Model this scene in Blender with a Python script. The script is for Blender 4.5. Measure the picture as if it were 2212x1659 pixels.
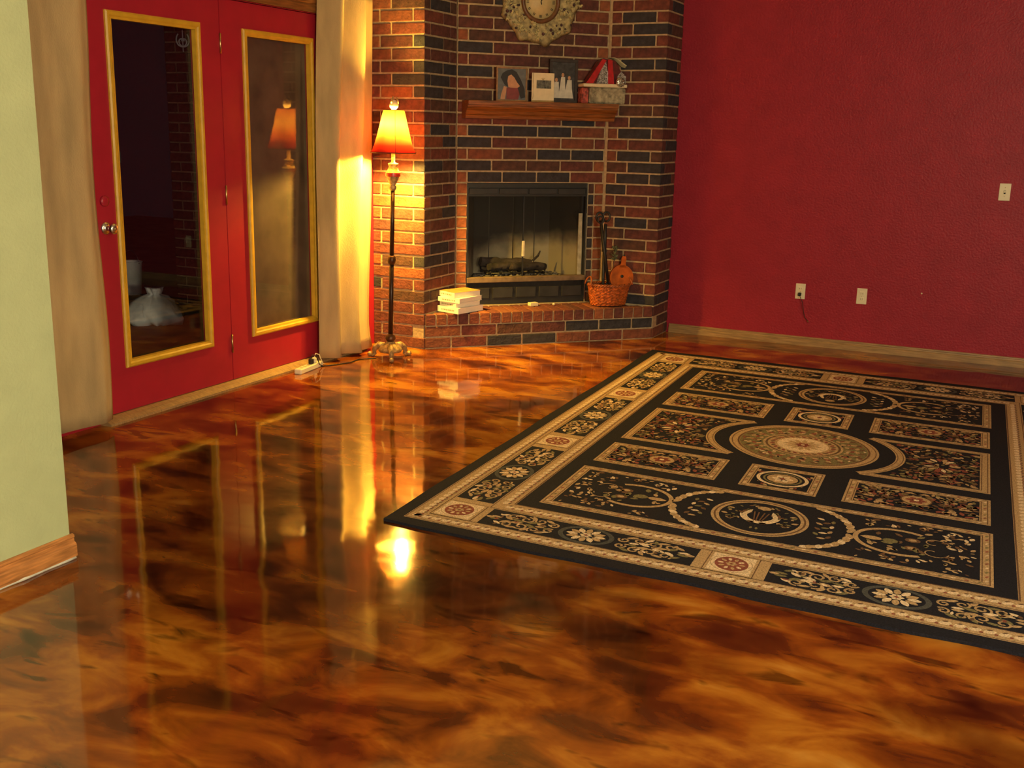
import bpy, bmesh, math, random
from mathutils import Vector, Matrix
random.seed(7)
for o in list(bpy.data.objects): bpy.data.objects.remove(o)
SC = bpy.context.scene
COL = SC.collection
PI = math.pi
S2 = math.sqrt(.5)

# ------------------------------------------------------------------ camera
CAM_H = 1.5436
FPX, PITCH, ROLL, PSI = 2314.56, math.radians(13.3345), math.radians(1.21706), math.radians(25.6548)
cam_d = bpy.data.cameras.new('camera'); cam = bpy.data.objects.new('camera', cam_d); COL.objects.link(cam)
fw = Vector((-math.sin(PSI)*math.cos(PITCH), math.cos(PSI)*math.cos(PITCH), -math.sin(PITCH)))
rt0 = Vector((math.cos(PSI), math.sin(PSI), 0)); up0 = rt0.cross(fw)
rt = rt0*math.cos(ROLL) + up0*math.sin(ROLL); up = up0*math.cos(ROLL) - rt0*math.sin(ROLL)
m = Matrix((rt, up, -fw)).transposed().to_4x4(); m.translation = (0, 0, CAM_H)
cam.matrix_world = m
cam_d.sensor_fit = 'HORIZONTAL'; cam_d.sensor_width = 36; cam_d.lens = 36*FPX/2212
cam_d.clip_start = .02; cam_d.clip_end = 200
SC.camera = cam

# ------------------------------------------------------------------ world (night) and exposure
w = bpy.data.worlds.new('night'); SC.world = w; w.use_nodes = True
w.node_tree.nodes['Background'].inputs[0].default_value = (.55, .6, .8, 1)
w.node_tree.nodes['Background'].inputs[1].default_value = .004
SC.view_settings.view_transform = 'Standard'; SC.view_settings.look = 'None'
SC.view_settings.gamma = 1; SC.view_settings.use_curve_mapping = False
SC.view_settings.exposure = 0.0
CEIL = 3.4
LAMP_W, LAMP_COL = 500.0, (1, .60, .085)
REAR_W, ROOM_W, FLASH_W, ROOM_COL = 700.0, 22.0, 105.0, (1, .88, .58)

def area_light(name, loc, sx, sy, power, col):
    d = bpy.data.lights.new(name, 'AREA'); d.shape = 'RECTANGLE'; d.size = sx; d.size_y = sy
    d.energy = power; d.color = col
    o = bpy.data.objects.new(name, d); COL.objects.link(o); o.location = loc
    return o
def globe_light(name, loc, r, power, col):
    d = bpy.data.lights.new(name, 'POINT'); d.shadow_soft_size = r; d.energy = power; d.color = col
    o = bpy.data.objects.new(name, d); COL.objects.link(o); o.location = loc
    return o
GLX, GLY, GLZ = 2.8, -1.2, 1.85
globe_light('rear_fill_light', (GLX, GLY, GLZ), .16, REAR_W, ROOM_COL)  # added fill from behind the camera, source unseen
area_light('room_fill_light', (.6, 3.2, CEIL-.16), .36, .36, ROOM_W, ROOM_COL)  # added overhead fill, source unseen
globe_light('camera_flash', (.05, -.01, CAM_H+.06), .012, FLASH_W, (1, .95, .82))

# ------------------------------------------------------------------ materials
def nodes(name):
    m = bpy.data.materials.new(name); m.use_nodes = True
    nt = m.node_tree; b = nt.nodes['Principled BSDF']
    return m, nt, b
def N(nt, t, **kw):
    n = nt.nodes.new(t)
    for k, v in kw.items(): setattr(n, k, v)
    return n
def ramp(nt, stops):
    r = N(nt, 'ShaderNodeValToRGB'); e = r.color_ramp.elements
    while len(e) < len(stops): e.new(.5)
    for i, (p, c) in enumerate(stops): e[i].position = p; e[i].color = (*c, 1)
    return r
def mat(name, col, rough=.7, metal=0, var=.12, scale=30, bump=0, bscale=60, spec=.5, coat=0, detail=4, coords='Object', stretch=None):
    m, nt, b = nodes(name)
    tc = N(nt, 'ShaderNodeTexCoord'); src = tc.outputs[coords]
    if stretch:
        mp = N(nt, 'ShaderNodeMapping'); mp.inputs['Scale'].default_value = stretch
        nt.links.new(src, mp.inputs[0]); src = mp.outputs[0]
    if var:
        n = N(nt, 'ShaderNodeTexNoise'); n.inputs['Scale'].default_value = scale; n.inputs['Detail'].default_value = detail
        nt.links.new(src, n.inputs['Vector'])
        lo = tuple(max(0, c*(1-var*1.6)) for c in col); hi = tuple(min(1, c*(1+var*1.6)) for c in col)
        r = ramp(nt, [(.3, lo), (.7, hi)])
        nt.links.new(n.outputs[0], r.inputs[0]); nt.links.new(r.outputs[0], b.inputs['Base Color'])
    else:
        b.inputs['Base Color'].default_value = (*col, 1)
    b.inputs['Roughness'].default_value = rough; b.inputs['Metallic'].default_value = metal
    b.inputs['Specular IOR Level'].default_value = spec; b.inputs['Coat Weight'].default_value = coat
    if bump:
        n2 = N(nt, 'ShaderNodeTexNoise'); n2.inputs['Scale'].default_value = bscale; n2.inputs['Detail'].default_value = 3
        nt.links.new(src, n2.inputs['Vector'])
        bp = N(nt, 'ShaderNodeBump'); bp.inputs['Strength'].default_value = bump; bp.inputs['Distance'].default_value = .01
        nt.links.new(n2.outputs[0], bp.inputs['Height']); nt.links.new(bp.outputs[0], b.inputs['Normal'])
    return m
def emit(name, col, s):
    m, nt, b = nodes(name); b.inputs['Base Color'].default_value = (*col, 1)
    b.inputs['Emission Color'].default_value = (*col, 1); b.inputs['Emission Strength'].default_value = s
    return m
def glass(name, tint=(1, 1, 1), ior=1.5, rough=0.0):
    m = bpy.data.materials.new(name); m.use_nodes = True; nt = m.node_tree
    nt.nodes.remove(nt.nodes['Principled BSDF']); out = nt.nodes['Material Output']
    ge = N(nt, 'ShaderNodeNewGeometry'); dt = N(nt, 'ShaderNodeVectorMath', operation='DOT_PRODUCT')
    nt.links.new(ge.outputs['Incoming'], dt.inputs[0]); nt.links.new(ge.outputs['Normal'], dt.inputs[1])
    ab = N(nt, 'ShaderNodeMath', operation='ABSOLUTE'); nt.links.new(dt.outputs['Value'], ab.inputs[0])
    om = N(nt, 'ShaderNodeMath', operation='SUBTRACT'); om.inputs[0].default_value = 1; nt.links.new(ab.outputs[0], om.inputs[1])
    pw = N(nt, 'ShaderNodeMath', operation='POWER'); pw.inputs[1].default_value = 5; nt.links.new(om.outputs[0], pw.inputs[0])
    f0 = ((ior-1)/(ior+1))**2
    fr = N(nt, 'ShaderNodeMath', operation='MULTIPLY_ADD'); fr.inputs[1].default_value = 1-f0; fr.inputs[2].default_value = f0; nt.links.new(pw.outputs[0], fr.inputs[0])
    t = N(nt, 'ShaderNodeBsdfTransparent'); t.inputs[0].default_value = (*tint, 1)
    g = N(nt, 'ShaderNodeBsdfGlossy'); g.inputs['Roughness'].default_value = rough
    mx = N(nt, 'ShaderNodeMixShader')
    nt.links.new(fr.outputs[0], mx.inputs[0]); nt.links.new(t.outputs[0], mx.inputs[1]); nt.links.new(g.outputs[0], mx.inputs[2])
    nt.links.new(mx.outputs[0], out.inputs[0])
    return m

def floor_material():
    m, nt, b = nodes('stained_concrete')
    tc = N(nt, 'ShaderNodeTexCoord')
    big = N(nt, 'ShaderNodeTexNoise'); big.inputs['Scale'].default_value = .75; big.inputs['Detail'].default_value = 5
    big.inputs['Roughness'].default_value = .6; big.inputs['Distortion'].default_value = .5
    nt.links.new(tc.outputs['Object'], big.inputs['Vector'])
    mid = N(nt, 'ShaderNodeTexNoise'); mid.inputs['Scale'].default_value = 4.2; mid.inputs['Detail'].default_value = 7
    mid.inputs['Roughness'].default_value = .50; mid.inputs['Distortion'].default_value = .55
    mp = N(nt, 'ShaderNodeMapping'); mp.inputs['Scale'].default_value = (.75, 1.35, 1); mp.inputs['Rotation'].default_value = (0, 0, .45)
    nt.links.new(tc.outputs['Object'], mp.inputs[0]); nt.links.new(mp.outputs[0], mid.inputs['Vector'])
    mx = N(nt, 'ShaderNodeMath', operation='MULTIPLY_ADD'); mx.inputs[1].default_value = .45
    nt.links.new(big.outputs[0], mx.inputs[0])
    m2 = N(nt, 'ShaderNodeMath', operation='MULTIPLY'); m2.inputs[1].default_value = .55
    nt.links.new(mid.outputs[0], m2.inputs[0]); nt.links.new(m2.outputs[0], mx.inputs[2])
    r = ramp(nt, [(.35, (.028, .007, .003)), (.43, (.10, .022, .004)), (.50, (.24, .060, .006)), (.57, (.39, .138, .013)), (.66, (.54, .25, .04))])
    nt.links.new(mx.outputs[0], r.inputs[0])
    # short dark brush strokes left by the stain
    st = N(nt, 'ShaderNodeTexNoise'); st.inputs['Scale'].default_value = 5.5; st.inputs['Detail'].default_value = 3; st.inputs['Distortion'].default_value = 1.2
    mp2 = N(nt, 'ShaderNodeMapping'); mp2.inputs['Scale'].default_value = (.5, 1.5, 1); mp2.inputs['Rotation'].default_value = (0, 0, -.5); mp2.inputs['Location'].default_value = (3.1, 1.7, 0)
    nt.links.new(tc.outputs['Object'], mp2.inputs[0]); nt.links.new(mp2.outputs[0], st.inputs['Vector'])
    sr = ramp(nt, [(.30, (.22, .22, .22)), (.40, (1, 1, 1))])
    nt.links.new(st.outputs[0], sr.inputs[0])
    mul = N(nt, 'ShaderNodeMix', data_type='RGBA', blend_type='MULTIPLY'); mul.inputs[0].default_value = .85
    nt.links.new(r.outputs[0], mul.inputs[6]); nt.links.new(sr.outputs[0], mul.inputs[7])
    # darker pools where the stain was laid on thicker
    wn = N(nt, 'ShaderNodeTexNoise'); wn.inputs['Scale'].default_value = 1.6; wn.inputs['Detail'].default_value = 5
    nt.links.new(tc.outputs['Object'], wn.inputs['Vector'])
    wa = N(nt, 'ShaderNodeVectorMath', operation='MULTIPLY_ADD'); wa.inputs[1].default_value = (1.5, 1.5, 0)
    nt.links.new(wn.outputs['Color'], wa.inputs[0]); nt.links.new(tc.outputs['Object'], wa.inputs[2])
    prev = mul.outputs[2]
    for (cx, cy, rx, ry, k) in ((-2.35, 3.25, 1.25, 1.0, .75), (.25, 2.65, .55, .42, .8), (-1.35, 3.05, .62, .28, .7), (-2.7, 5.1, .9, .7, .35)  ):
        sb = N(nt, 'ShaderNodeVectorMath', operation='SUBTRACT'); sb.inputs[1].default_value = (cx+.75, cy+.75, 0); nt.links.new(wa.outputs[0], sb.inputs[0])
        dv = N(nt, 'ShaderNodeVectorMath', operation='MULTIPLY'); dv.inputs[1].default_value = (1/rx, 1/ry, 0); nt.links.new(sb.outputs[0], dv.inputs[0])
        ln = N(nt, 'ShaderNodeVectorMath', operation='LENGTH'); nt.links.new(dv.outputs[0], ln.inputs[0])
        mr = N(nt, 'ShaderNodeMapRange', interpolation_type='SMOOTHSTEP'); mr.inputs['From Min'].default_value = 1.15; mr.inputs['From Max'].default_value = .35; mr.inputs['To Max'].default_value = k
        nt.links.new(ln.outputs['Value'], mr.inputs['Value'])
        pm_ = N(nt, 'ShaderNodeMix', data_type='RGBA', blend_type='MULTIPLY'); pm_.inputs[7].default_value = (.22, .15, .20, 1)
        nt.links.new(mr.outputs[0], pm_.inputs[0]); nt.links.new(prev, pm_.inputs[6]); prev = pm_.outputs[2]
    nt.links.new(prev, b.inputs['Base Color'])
    b.inputs['Roughness'].default_value = .06; b.inputs['Specular IOR Level'].default_value = .75
    b.inputs['Coat Weight'].default_value = 0
    wv = N(nt, 'ShaderNodeTexNoise'); wv.inputs['Scale'].default_value = 2.6; wv.inputs['Detail'].default_value = 2
    nt.links.new(tc.outputs['Object'], wv.inputs['Vector'])
    bp = N(nt, 'ShaderNodeBump'); bp.inputs['Strength'].default_value = .12; bp.inputs['Distance'].default_value = .02
    nt.links.new(wv.outputs[0], bp.inputs['Height']); nt.links.new(bp.outputs[0], b.inputs['Normal'])
    return m

M = {}
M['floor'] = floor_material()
M['red_wall'] = mat('red_wall_paint', (.31, .018, .035), rough=.45, var=.05, scale=6, bump=.35, bscale=70, spec=.25)
M['red_door'] = mat('red_door_paint', (.37, .014, .030), rough=.38, var=.04, scale=8)
M['green'] = mat('sage_green_paint', (.44, .49, .27), rough=.75, var=.03, scale=7, bump=.2, bscale=90)
M['ceiling'] = mat('ceiling_white', (.62, .58, .48), rough=.9, var=.04, bump=.3)
M['cream_wall'] = mat('cream_wall_paint', (.42, .36, .24), rough=.85, var=.04)
M['yellow'] = mat('yellow_frame_paint', (.60, .34, .022), rough=.45, var=.06, scale=20)
M['oak'] = mat('oak_trim', (.46, .19, .055), rough=.45, var=.25, scale=12, stretch=(8, .8, 8))
M['oak_x'] = mat('oak_trim_wall', (.33, .20, .085), rough=.4, var=.18, scale=12, stretch=(.8, 8, 8))
M['mantel'] = mat('mantel_wood', (.21, .066, .013), rough=.45, var=.35, scale=8, stretch=(1, 12, 12))
M['mortar'] = mat('mortar', (.42, .31, .18), rough=.95, var=.12, scale=40, bump=.4)
BR = [mat('brick_red', (.135, .034, .023), .85, var=.25, scale=25, bump=.5), mat('brick_rust', (.165, .049, .024), .85, var=.22, scale=22, bump=.5),
      mat('brick_maroon', (.092, .027, .023), .85, var=.25, scale=25, bump=.5), mat('brick_brown', (.070, .029, .021), .85, var=.3, scale=20, bump=.5),
      mat('brick_charcoal', (.026, .024, .031), .85, var=.3, scale=20, bump=.5), mat('brick_orange', (.25, .075, .030), .85, var=.2, scale=25, bump=.5)]
M['burlap'] = mat('burlap', (.46, .325, .155), rough=.95, var=.12, scale=9, bump=.25, bscale=300, stretch=(1, 1, .25))
M['black_metal'] = mat('black_metal', (.012, .012, .014), rough=.45, var=.2)
M['iron'] = mat('wrought_iron', (.012, .011, .012), rough=.5, var=.3)
M['chrome'] = mat('chrome', (.75, .75, .72), rough=.22, metal=1, var=0)
M['brass'] = mat('aged_brass', (.55, .40, .18), rough=.3, metal=1, var=.1)
M['ivory'] = mat('ivory_plastic', (.80, .72, .50), rough=.4, var=0)
M['slot'] = mat('dark_slot', (.02, .017, .012), rough=.6, var=0)
M['cord'] = mat('dark_cord', (.015, .012, .012), rough=.5, var=0)
M['night_glass'] = glass('window_glass')
M['fire_glass'] = glass('fireplace_glass', ior=1.3)

# ------------------------------------------------------------------ mesh helpers
class MB:
    def __init__(s): s.v = []; s.f = []; s.m = []; s.cur = 0; s.smooth = []
    def face(s, idx, sm=False): s.f.append(idx); s.m.append(s.cur); s.smooth.append(sm)
    def box(s, x0, y0, z0, x1, y1, z1):
        b = len(s.v)
        s.v += [(x0,y0,z0),(x1,y0,z0),(x1,y1,z0),(x0,y1,z0),(x0,y0,z1),(x1,y0,z1),(x1,y1,z1),(x0,y1,z1)]
        for q in ((0,3,2,1),(4,5,6,7),(0,1,5,4),(1,2,6,5),(2,3,7,6),(3,0,4,7)): s.face([b+i for i in q])
        return s
    def bbox(s, x0, y0, z0, x1, y1, z1, c):          # box with chamfered edges (44 triangles)
        b = len(s.v); X=(x0,x1); Y=(y0,y1); Z=(z0,z1); idx = {}
        for i in (0,1):
            for j in (0,1):
                for k in (0,1):
                    sx=c if i==0 else -c; sy=c if j==0 else -c; sz=c if k==0 else -c
                    for a,(dx,dy,dz) in enumerate(((0,sy,sz),(sx,0,sz),(sx,sy,0))):
                        idx[(i,j,k,a)] = len(s.v); s.v.append((X[i]+dx,Y[j]+dy,Z[k]+dz))
        g = idx
        for i in (0,1):
            q=[g[(i,0,0,0)],g[(i,1,0,0)],g[(i,1,1,0)],g[(i,0,1,0)]]; s.face(q if i else q[::-1])
            q=[g[(0,i,0,1)],g[(0,i,1,1)],g[(1,i,1,1)],g[(1,i,0,1)]]; s.face(q if i else q[::-1])
            q=[g[(0,0,i,2)],g[(1,0,i,2)],g[(1,1,i,2)],g[(0,1,i,2)]]; s.face(q if i else q[::-1])
        for i in (0,1):
            for j in (0,1):
                q=[g[(i,j,0,0)],g[(i,j,1,0)],g[(i,j,1,1)],g[(i,j,0,1)]]; s.face(q if (i==j) else q[::-1])
                q=[g[(i,0,j,0)],g[(i,0,j,2)],g[(i,1,j,2)],g[(i,1,j,0)]]; s.face(q if (i==j) else q[::-1])
                q=[g[(0,i,j,1)],g[(1,i,j,1)],g[(1,i,j,2)],g[(0,i,j,2)]]; s.face(q if (i==j) else q[::-1])
        for i in (0,1):
            for j in (0,1):
                for k in (0,1):
                    q=[g[(i,j,k,0)],g[(i,j,k,1)],g[(i,j,k,2)]]; s.face(q if (i+j+k)%2 else q[::-1])
        return s
    def lathe(s, prof, n=24, c=(0,0,0), sx=1, sy=1, cap=True, rmod=None):
        b = len(s.v)
        for r, z in prof:
            for i in range(n):
                a = 2*PI*i/n; k = rmod(a, z) if rmod else 1
                s.v.append((c[0]+r*k*math.cos(a)*sx, c[1]+r*k*math.sin(a)*sy, c[2]+z))
        for j in range(len(prof)-1):
            for i in range(n):
                i2 = (i+1) % n
                s.face([b+j*n+i, b+j*n+i2, b+(j+1)*n+i2, b+(j+1)*n+i], True)
        if cap:
            s.face([b+i for i in range(n)][::-1]); s.face([b+(len(prof)-1)*n+i for i in range(n)])
        return s
    def tube(s, pts, r, n=8, caps=True, flat=None):
        pts = [Vector(p) for p in pts]; rs = r if isinstance(r, (list, tuple)) else [r]*len(pts)
        b = len(s.v); prev = None
        for i, p in enumerate(pts):
            t = (pts[min(i+1, len(pts)-1)]-pts[max(i-1, 0)]).normalized()
            if prev is None:
                a = Vector((0, 0, 1)) if abs(t.z) < .9 else Vector((1, 0, 0)); nx = t.cross(a).normalized()
            else: nx = (prev - t*prev.dot(t)).normalized()
            prev = nx; ny = t.cross(nx)
            for k in range(n):
                a = 2*PI*k/n
                o = p + nx*(math.cos(a)*rs[i]) + ny*(math.sin(a)*rs[i]*(flat or 1)); s.v.append(tuple(o))
        for i in range(len(pts)-1):
            for k in range(n):
                k2 = (k+1) % n; s.face([b+i*n+k, b+i*n+k2, b+(i+1)*n+k2, b+(i+1)*n+k], True)
        if caps:
            s.face([b+k for k in range(n)][::-1]); s.face([b+(len(pts)-1)*n+k for k in range(n)])
        return s
    def prism(s, poly, z0, z1, axis='z'):     # extrude a 2-D outline
        def P(a, c_, h):
            return (a, c_, h) if axis == 'z' else ((a, h, c_) if axis == 'y' else (h, a, c_))
        b = len(s.v); n = len(poly)
        for h in (z0, z1):
            for a, c_ in poly: s.v.append(P(a, c_, h))
        s.face([b+i for i in range(n)][::-1]); s.face([b+n+i for i in range(n)])
        for i in range(n):
            j = (i+1) % n; s.face([b+i, b+j, b+n+j, b+n+i])
        return s
    def sphere(s, c, r, n=10, m=6, sz=1):
        prof = [(max(r*math.sin(PI*i/m), .0004), -r*sz*math.cos(PI*i/m)) for i in range(m+1)]
        return s.lathe(prof, n, c, cap=False)
    def grid(s, fn, nu, nv):
        b = len(s.v)
        for j in range(nv+1):
            for i in range(nu+1): s.v.append(tuple(fn(i/nu, j/nv)))
        for j in range(nv):
            for i in range(nu):
                q = b+j*(nu+1)+i; s.face([q, q+1, q+nu+2, q+nu+1], True)
        return s
    def data(s, name, mats):
        me = bpy.data.meshes.new(name); me.from_pydata(s.v, [], s.f)
        for mm in (mats if isinstance(mats, (list, tuple)) else [mats]): me.materials.append(mm)
        me.polygons.foreach_set('material_index', s.m); me.polygons.foreach_set('use_smooth', s.smooth)
        me.update()
        bm = bmesh.new(); bm.from_mesh(me); bmesh.ops.recalc_face_normals(bm, faces=bm.faces); bm.to_mesh(me); bm.free()
        return me
    def build(s, name, mats, parent=None, loc=None, rot=None):
        o = bpy.data.objects.new(name, s.data(name, mats)); COL.objects.link(o)
        if parent: o.parent = parent
        if loc is not None: o.location = loc
        if rot is not None: o.rotation_euler = rot
        return o
def tag(o, label=None, cat=None, group=None, kind=None):
    if label: o['label'] = label
    if cat: o['category'] = cat
    if group: o['group'] = group
    if kind: o['kind'] = kind
    return o
def empty(name, loc, rz=0, label=None, cat=None, group=None, kind=None):
    o = bpy.data.objects.new(name, None); COL.objects.link(o); o.location = loc; o.rotation_euler = (0, 0, rz)
    o.empty_display_size = .1
    return tag(o, label, cat, group, kind)

# ------------------------------------------------------------------ room layout (metres)
XD, YR = -4.261, 8.1545            # door wall plane, red wall plane
AX, AY = -3.838, 6.519             # chimney corner next to the doors
BX, BY = -2.554, 7.803             # chimney corner next to the red wall
LX, LY = -3.838, 6.981             # where the back brick face begins
RX, RY = -2.996, 7.803
SB = (LY-AY)*S2                    # set-back of the back face (.327)
HL = math.hypot(BX-AX, BY-AY)      # hearth front length
BL = math.hypot(RX-LX, RY-LY)      # back face length (~1.18)
CC = .08294                        # brick course
def FP(u, w, z=0): return Vector((AX+S2*u-S2*w, AY+S2*u+S2*w, z))
XE, YB = 3.3, -6.5                 # far side walls behind the camera
GX, GY = -3.0, 2.585               # sage partition: face and free end

# ------------------------------------------------------------------ large structure
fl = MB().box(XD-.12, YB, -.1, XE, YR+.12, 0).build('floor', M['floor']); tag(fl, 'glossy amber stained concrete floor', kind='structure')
ce = MB().box(XD-.12, YB-.1, CEIL, XE+.1, YR+.12, CEIL+.1).build('ceiling', M['ceiling']); tag(ce, kind='structure')
wr = MB().box(XD-.12, YR, 0, XE+.1, YR+.12, CEIL).build('wall_right', M['red_wall']); tag(wr, 'red painted wall with eggshell sheen', kind='structure')
D0, DM, D1, DT = 3.975, 4.968, 5.965, 2.232
wl = MB()
wl.box(XD-.12, YB, 0, XD, D0, CEIL); wl.box(XD-.12, D1, 0, XD, YR, CEIL); wl.box(XD-.12, D0, DT, XD, D1, CEIL)
tag(wl.build('wall_left', M['red_door']), 'red painted wall around the glazed doors', kind='structure')
tag(MB().box(GX-.12, YB, 0, GX, GY, CEIL).build('wall_partition', M['green']), 'sage green partition wall in the left foreground', kind='structure')
tag(MB().box(XD-.12, YB-.1, 0, XE+.1, YB, CEIL).build('wall_rear', M['cream_wall']), kind='structure')
tag(MB().box(XE, YB, 0, XE+.1, YR, CEIL).build('wall_far_right', M['cream_wall']), kind='structure')

def baseprof(h, t):
    return [(0, 0), (t, 0), (t, h*.52), (t*.82, h*.60), (t*.45, h*.66), (t*.40, h*.80), (t*.58, h*.86), (t*.52, h*.95), (t*.2, h), (0, h)]
# baseboards
bb = MB(); bb.prism([(-y, z) for y, z in baseprof(.068, .016)], BX+.02, XE, 'x')
o = bb.build('baseboard_right', M['oak_x'], loc=(0, YR, 0)); tag(o, 'tan wooden baseboard along the red wall', kind='structure')
bb = MB(); bb.prism([(x, z+.010) for x, z in baseprof(.082, .020)], YB, GY+.012, 'y')
o = bb.build('baseboard_partition', M['oak'], loc=(GX, 0, 0)); tag(o, 'orange oak baseboard with moulded profile', kind='structure')
cb = MB()
ys = [YB + (GY+.005-YB)*i/160 for i in range(161)]
cb.tube([(.014+.003*math.sin(i*1.7), y, .0055+.0015*math.sin(i*.9)) for i, y in enumerate(ys)], .0065, 6)
cb.build('caulk_bead', mat('caulk', (.62, .60, .50), .7, var=.1), o)
# door head casing and threshold
hd = MB(); hd.prism([(0, DT+.004), (.022, DT+.004), (.022, DT+.045), (.016, DT+.055), (.026, DT+.062), (.026, DT+.085), (0, DT+.09)], D0-.08, D1+.08, 'y')
tag(hd.build('trim_1', mat('dark_oak_trim', (.20, .075, .02), .4, var=.25, scale=10, stretch=(8, .8, 8)), loc=(XD, 0, 0)), 'dark oak head casing above the doors', kind='structure')
th = MB(); th.prism([(-.10, 0), (.075, 0), (.075, .012), (.045, .024), (.01, .034), (-.10, .034)], D0-.05, D1+.35, 'y')
tag(th.build('trim_2', M['oak_x'], loc=(XD, 0, 0)), 'tan wooden threshold strip below the doors', kind='structure')

# ------------------------------------------------------------------ glazed doors
def door(name, y0, y1, gy0, gy1, gz0, gz1, label, knob):
    root = empty(name, (XD, (y0+y1)/2, .037), 0, label, kind='structure'); yc = (y0+y1)/2; Z = .037
    fi = .040
    p = MB(); X0, X1 = -.045, 0
    a0, a1, b0, b1 = gy0+fi*.6-yc, gy1-fi*.6-yc, gz0+fi*.6-Z, gz1-fi*.6-Z
    L0, L1, T1 = y0+.003-yc, y1-.003-yc, DT-.004-Z
    p.box(X0, L0, 0, X1, a0, T1).box(X0, a1, 0, X1, L1, T1).box(X0, a0, 0, X1, a1, b0).box(X0, a0, b1, X1, a1, T1)
    p.build('door_panel', M['red_door'], root)
    # mitred yellow glazing frame, one strip per side
    def strip(P0, P1, inw):
        s_ = MB(); P0 = Vector(P0); P1 = Vector(P1); inw = Vector(inw); t = (P1-P0).normalized()
        prof = [(0, 0), (0, .010), (.008, .017), (.022, .017), (.030, .011), (.040, .009), (.040, -.02), (0, -.0005)]
        n = len(prof); V = []
        for base, sg in ((P0, 1), (P1, -1)):
            for d_, x in prof: V.append(tuple(base + inw*d_ + t*(sg*d_) + Vector((x, 0, 0))))
        s_.v = V
        for i in range(n): j = (i+1) % n; s_.face([i, j, n+j, n+i])
        s_.face(list(range(n))); s_.face([n+i for i in range(n)])
        return s_
    A, B_, C, D = (0, gy0-yc, gz0-Z), (0, gy1-yc, gz0-Z), (0, gy1-yc, gz1-Z), (0, gy0-yc, gz1-Z)
    for P0, P1, inw in ((A, B_, (0, 0, 1)), (B_, C, (0, -1, 0)), (C, D, (0, 0, -1)), (D, A, (0, 1, 0))):
        strip(P0, P1, inw).build('glazing_frame', M['yellow'], root)
    MB().box(-.024, gy0+.03-yc, gz0+.03-Z, -.020, gy1-.03-yc, gz1-.03-Z).build('glass_pane', M['night_glass'], root)
    return root, yc, Z
d1, yc, Z = door('door_1', D0, DM, 4.121, 4.802, .269, 2.082, 'red door with yellow framed glass and round knob', True)
# knob, rosette and deadbolt (lathed about x)
def xlathe(prof, n=16):
    mb = MB(); mb.lathe(prof, n); mb.v = [(z, x, y) for x, y, z in mb.v]; return mb
kb = xlathe([(.001, .0), (.032, 0), (.032, .006), (.020, .010), (.012, .014), (.011, .030), (.022, .038), (.028, .050), (.027, .060), (.018, .068), (.001, .070)]).build('door_knob', M['chrome'], d1, (0.0005, 4.045-yc, 1.013-Z))
xlathe([(.001, .001), (.006, .001), (.006, .0035), (.001, .004)]).build('lock_button', M['brass'], kb, (.068, 0, 0))
xlathe([(.001, 0), (.027, 0), (.027, .010), (.016, .014), (.001, .015)]).build('deadbolt', M['red_door'], d1, (.0005, 4.045-yc, 1.150-Z))
for hz in (1.93, 1.085, .205):
    hg = MB().lathe([(.006, -.055), (.006, .055)], 8).build('hinge', M['brass'], d1, (.004, DM-yc-.001, hz-Z+.055))
d2, yc2, Z2 = door('door_2', DM, D1, 5.155, 5.836, .269, 2.082, 'fixed red door with yellow framed glass beside the curtain', False)
MB().box(-.044, 5.18-yc2, .295-Z2, -.042, 5.811-yc2, 2.056-Z2).build('haze_sheet', mat('brown_haze', (.085, .055, .034), .9, var=.25, scale=5), d2)  # brown sheet added behind the pane to give it a haze

# ------------------------------------------------------------------ bricks
_bc = {}
def brick_mesh(l, h, d, mi):
    k = (round(l, 3), round(h, 3), round(d, 3), mi)
    if k not in _bc:
        _bc[k] = MB().bbox(0, 0, 0, l, d, h, .0035).data('brick', BR[mi])
    return _bc[k]
def pick(odd):
    r = random.random()
    return 0 if r < .15 else 1 if r < .25 else 2 if r < .49 else 3 if r < .74 else 4
def put_brick(parent, x, y, z, l, h, d, mi):
    o = bpy.data.objects.new('brick', brick_mesh(l, h, d, mi)); COL.objects.link(o); o.parent = parent
    o.location = (x, y+random.uniform(-.0012, .0012), z); o.rotation_euler = (random.uniform(-.006, .006), 0, random.uniform(-.004, .004))
    return o
BH, BD, J = CC-.0125, .085, .012
def brick_face(name, P0, ang, rows, mortar_len, z0, z1, label=None, holes=None, mx0=0.0, parent=None):
    """one brick face; local x runs to the right along it, local y into it"""
    mb = MB()
    mb_l = mortar_len
    if holes:
        u0, u1, h0, h1 = holes
        mb.box(mx0, .007, z0, u0, .10, z1).box(u1, .007, z0, mb_l, .10, z1).box(u0, .007, h1, u1, .10, z1)
        if h0 > z0: mb.box(u0, .007, z0, u1, .10, h0)
    else: mb.box(mx0, .007, z0, mb_l, .10, z1)
    if parent is None:
        root = mb.build(name, M['mortar'], loc=(P0[0], P0[1], 0), rot=(0, 0, ang)); tag(root, label, kind='structure')
    else:
        root = mb.build(name, M['mortar'], parent, loc=(P0[0], P0[1], 0), rot=(0, 0, ang))
    for k, x0, x1, mi in rows:
        put_brick(root, x0, 0, k*CC+.006, x1-x0, BH, BD, pick(k) if mi is None else mi)
    return root
NK = 40
la = AX-XD; ls = LY-AY; lp = BX-RX; lr = YR-BY
rows = []
for k in range(NK):
    if k % 2 == 0: rows += [(k, la-.258, la, None), (k, 0, la-.270, None)]
    else: rows += [(k, la-.085-J-.252, la-.085-J, None), (k, 0, la-.085-2*J-.252, None)]
rows = [(k, a, b, random.choice((0, 1, 1, 5, 0, 2, 3)) if random.random() < .93 else 4) for k, a, b, _ in rows]
brick_face('wall_chimney_left', (XD, AY), 0, rows, la-.008, 0, CEIL, 'red brick return of the chimney breast lit by the lamp')
rows = []
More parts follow.
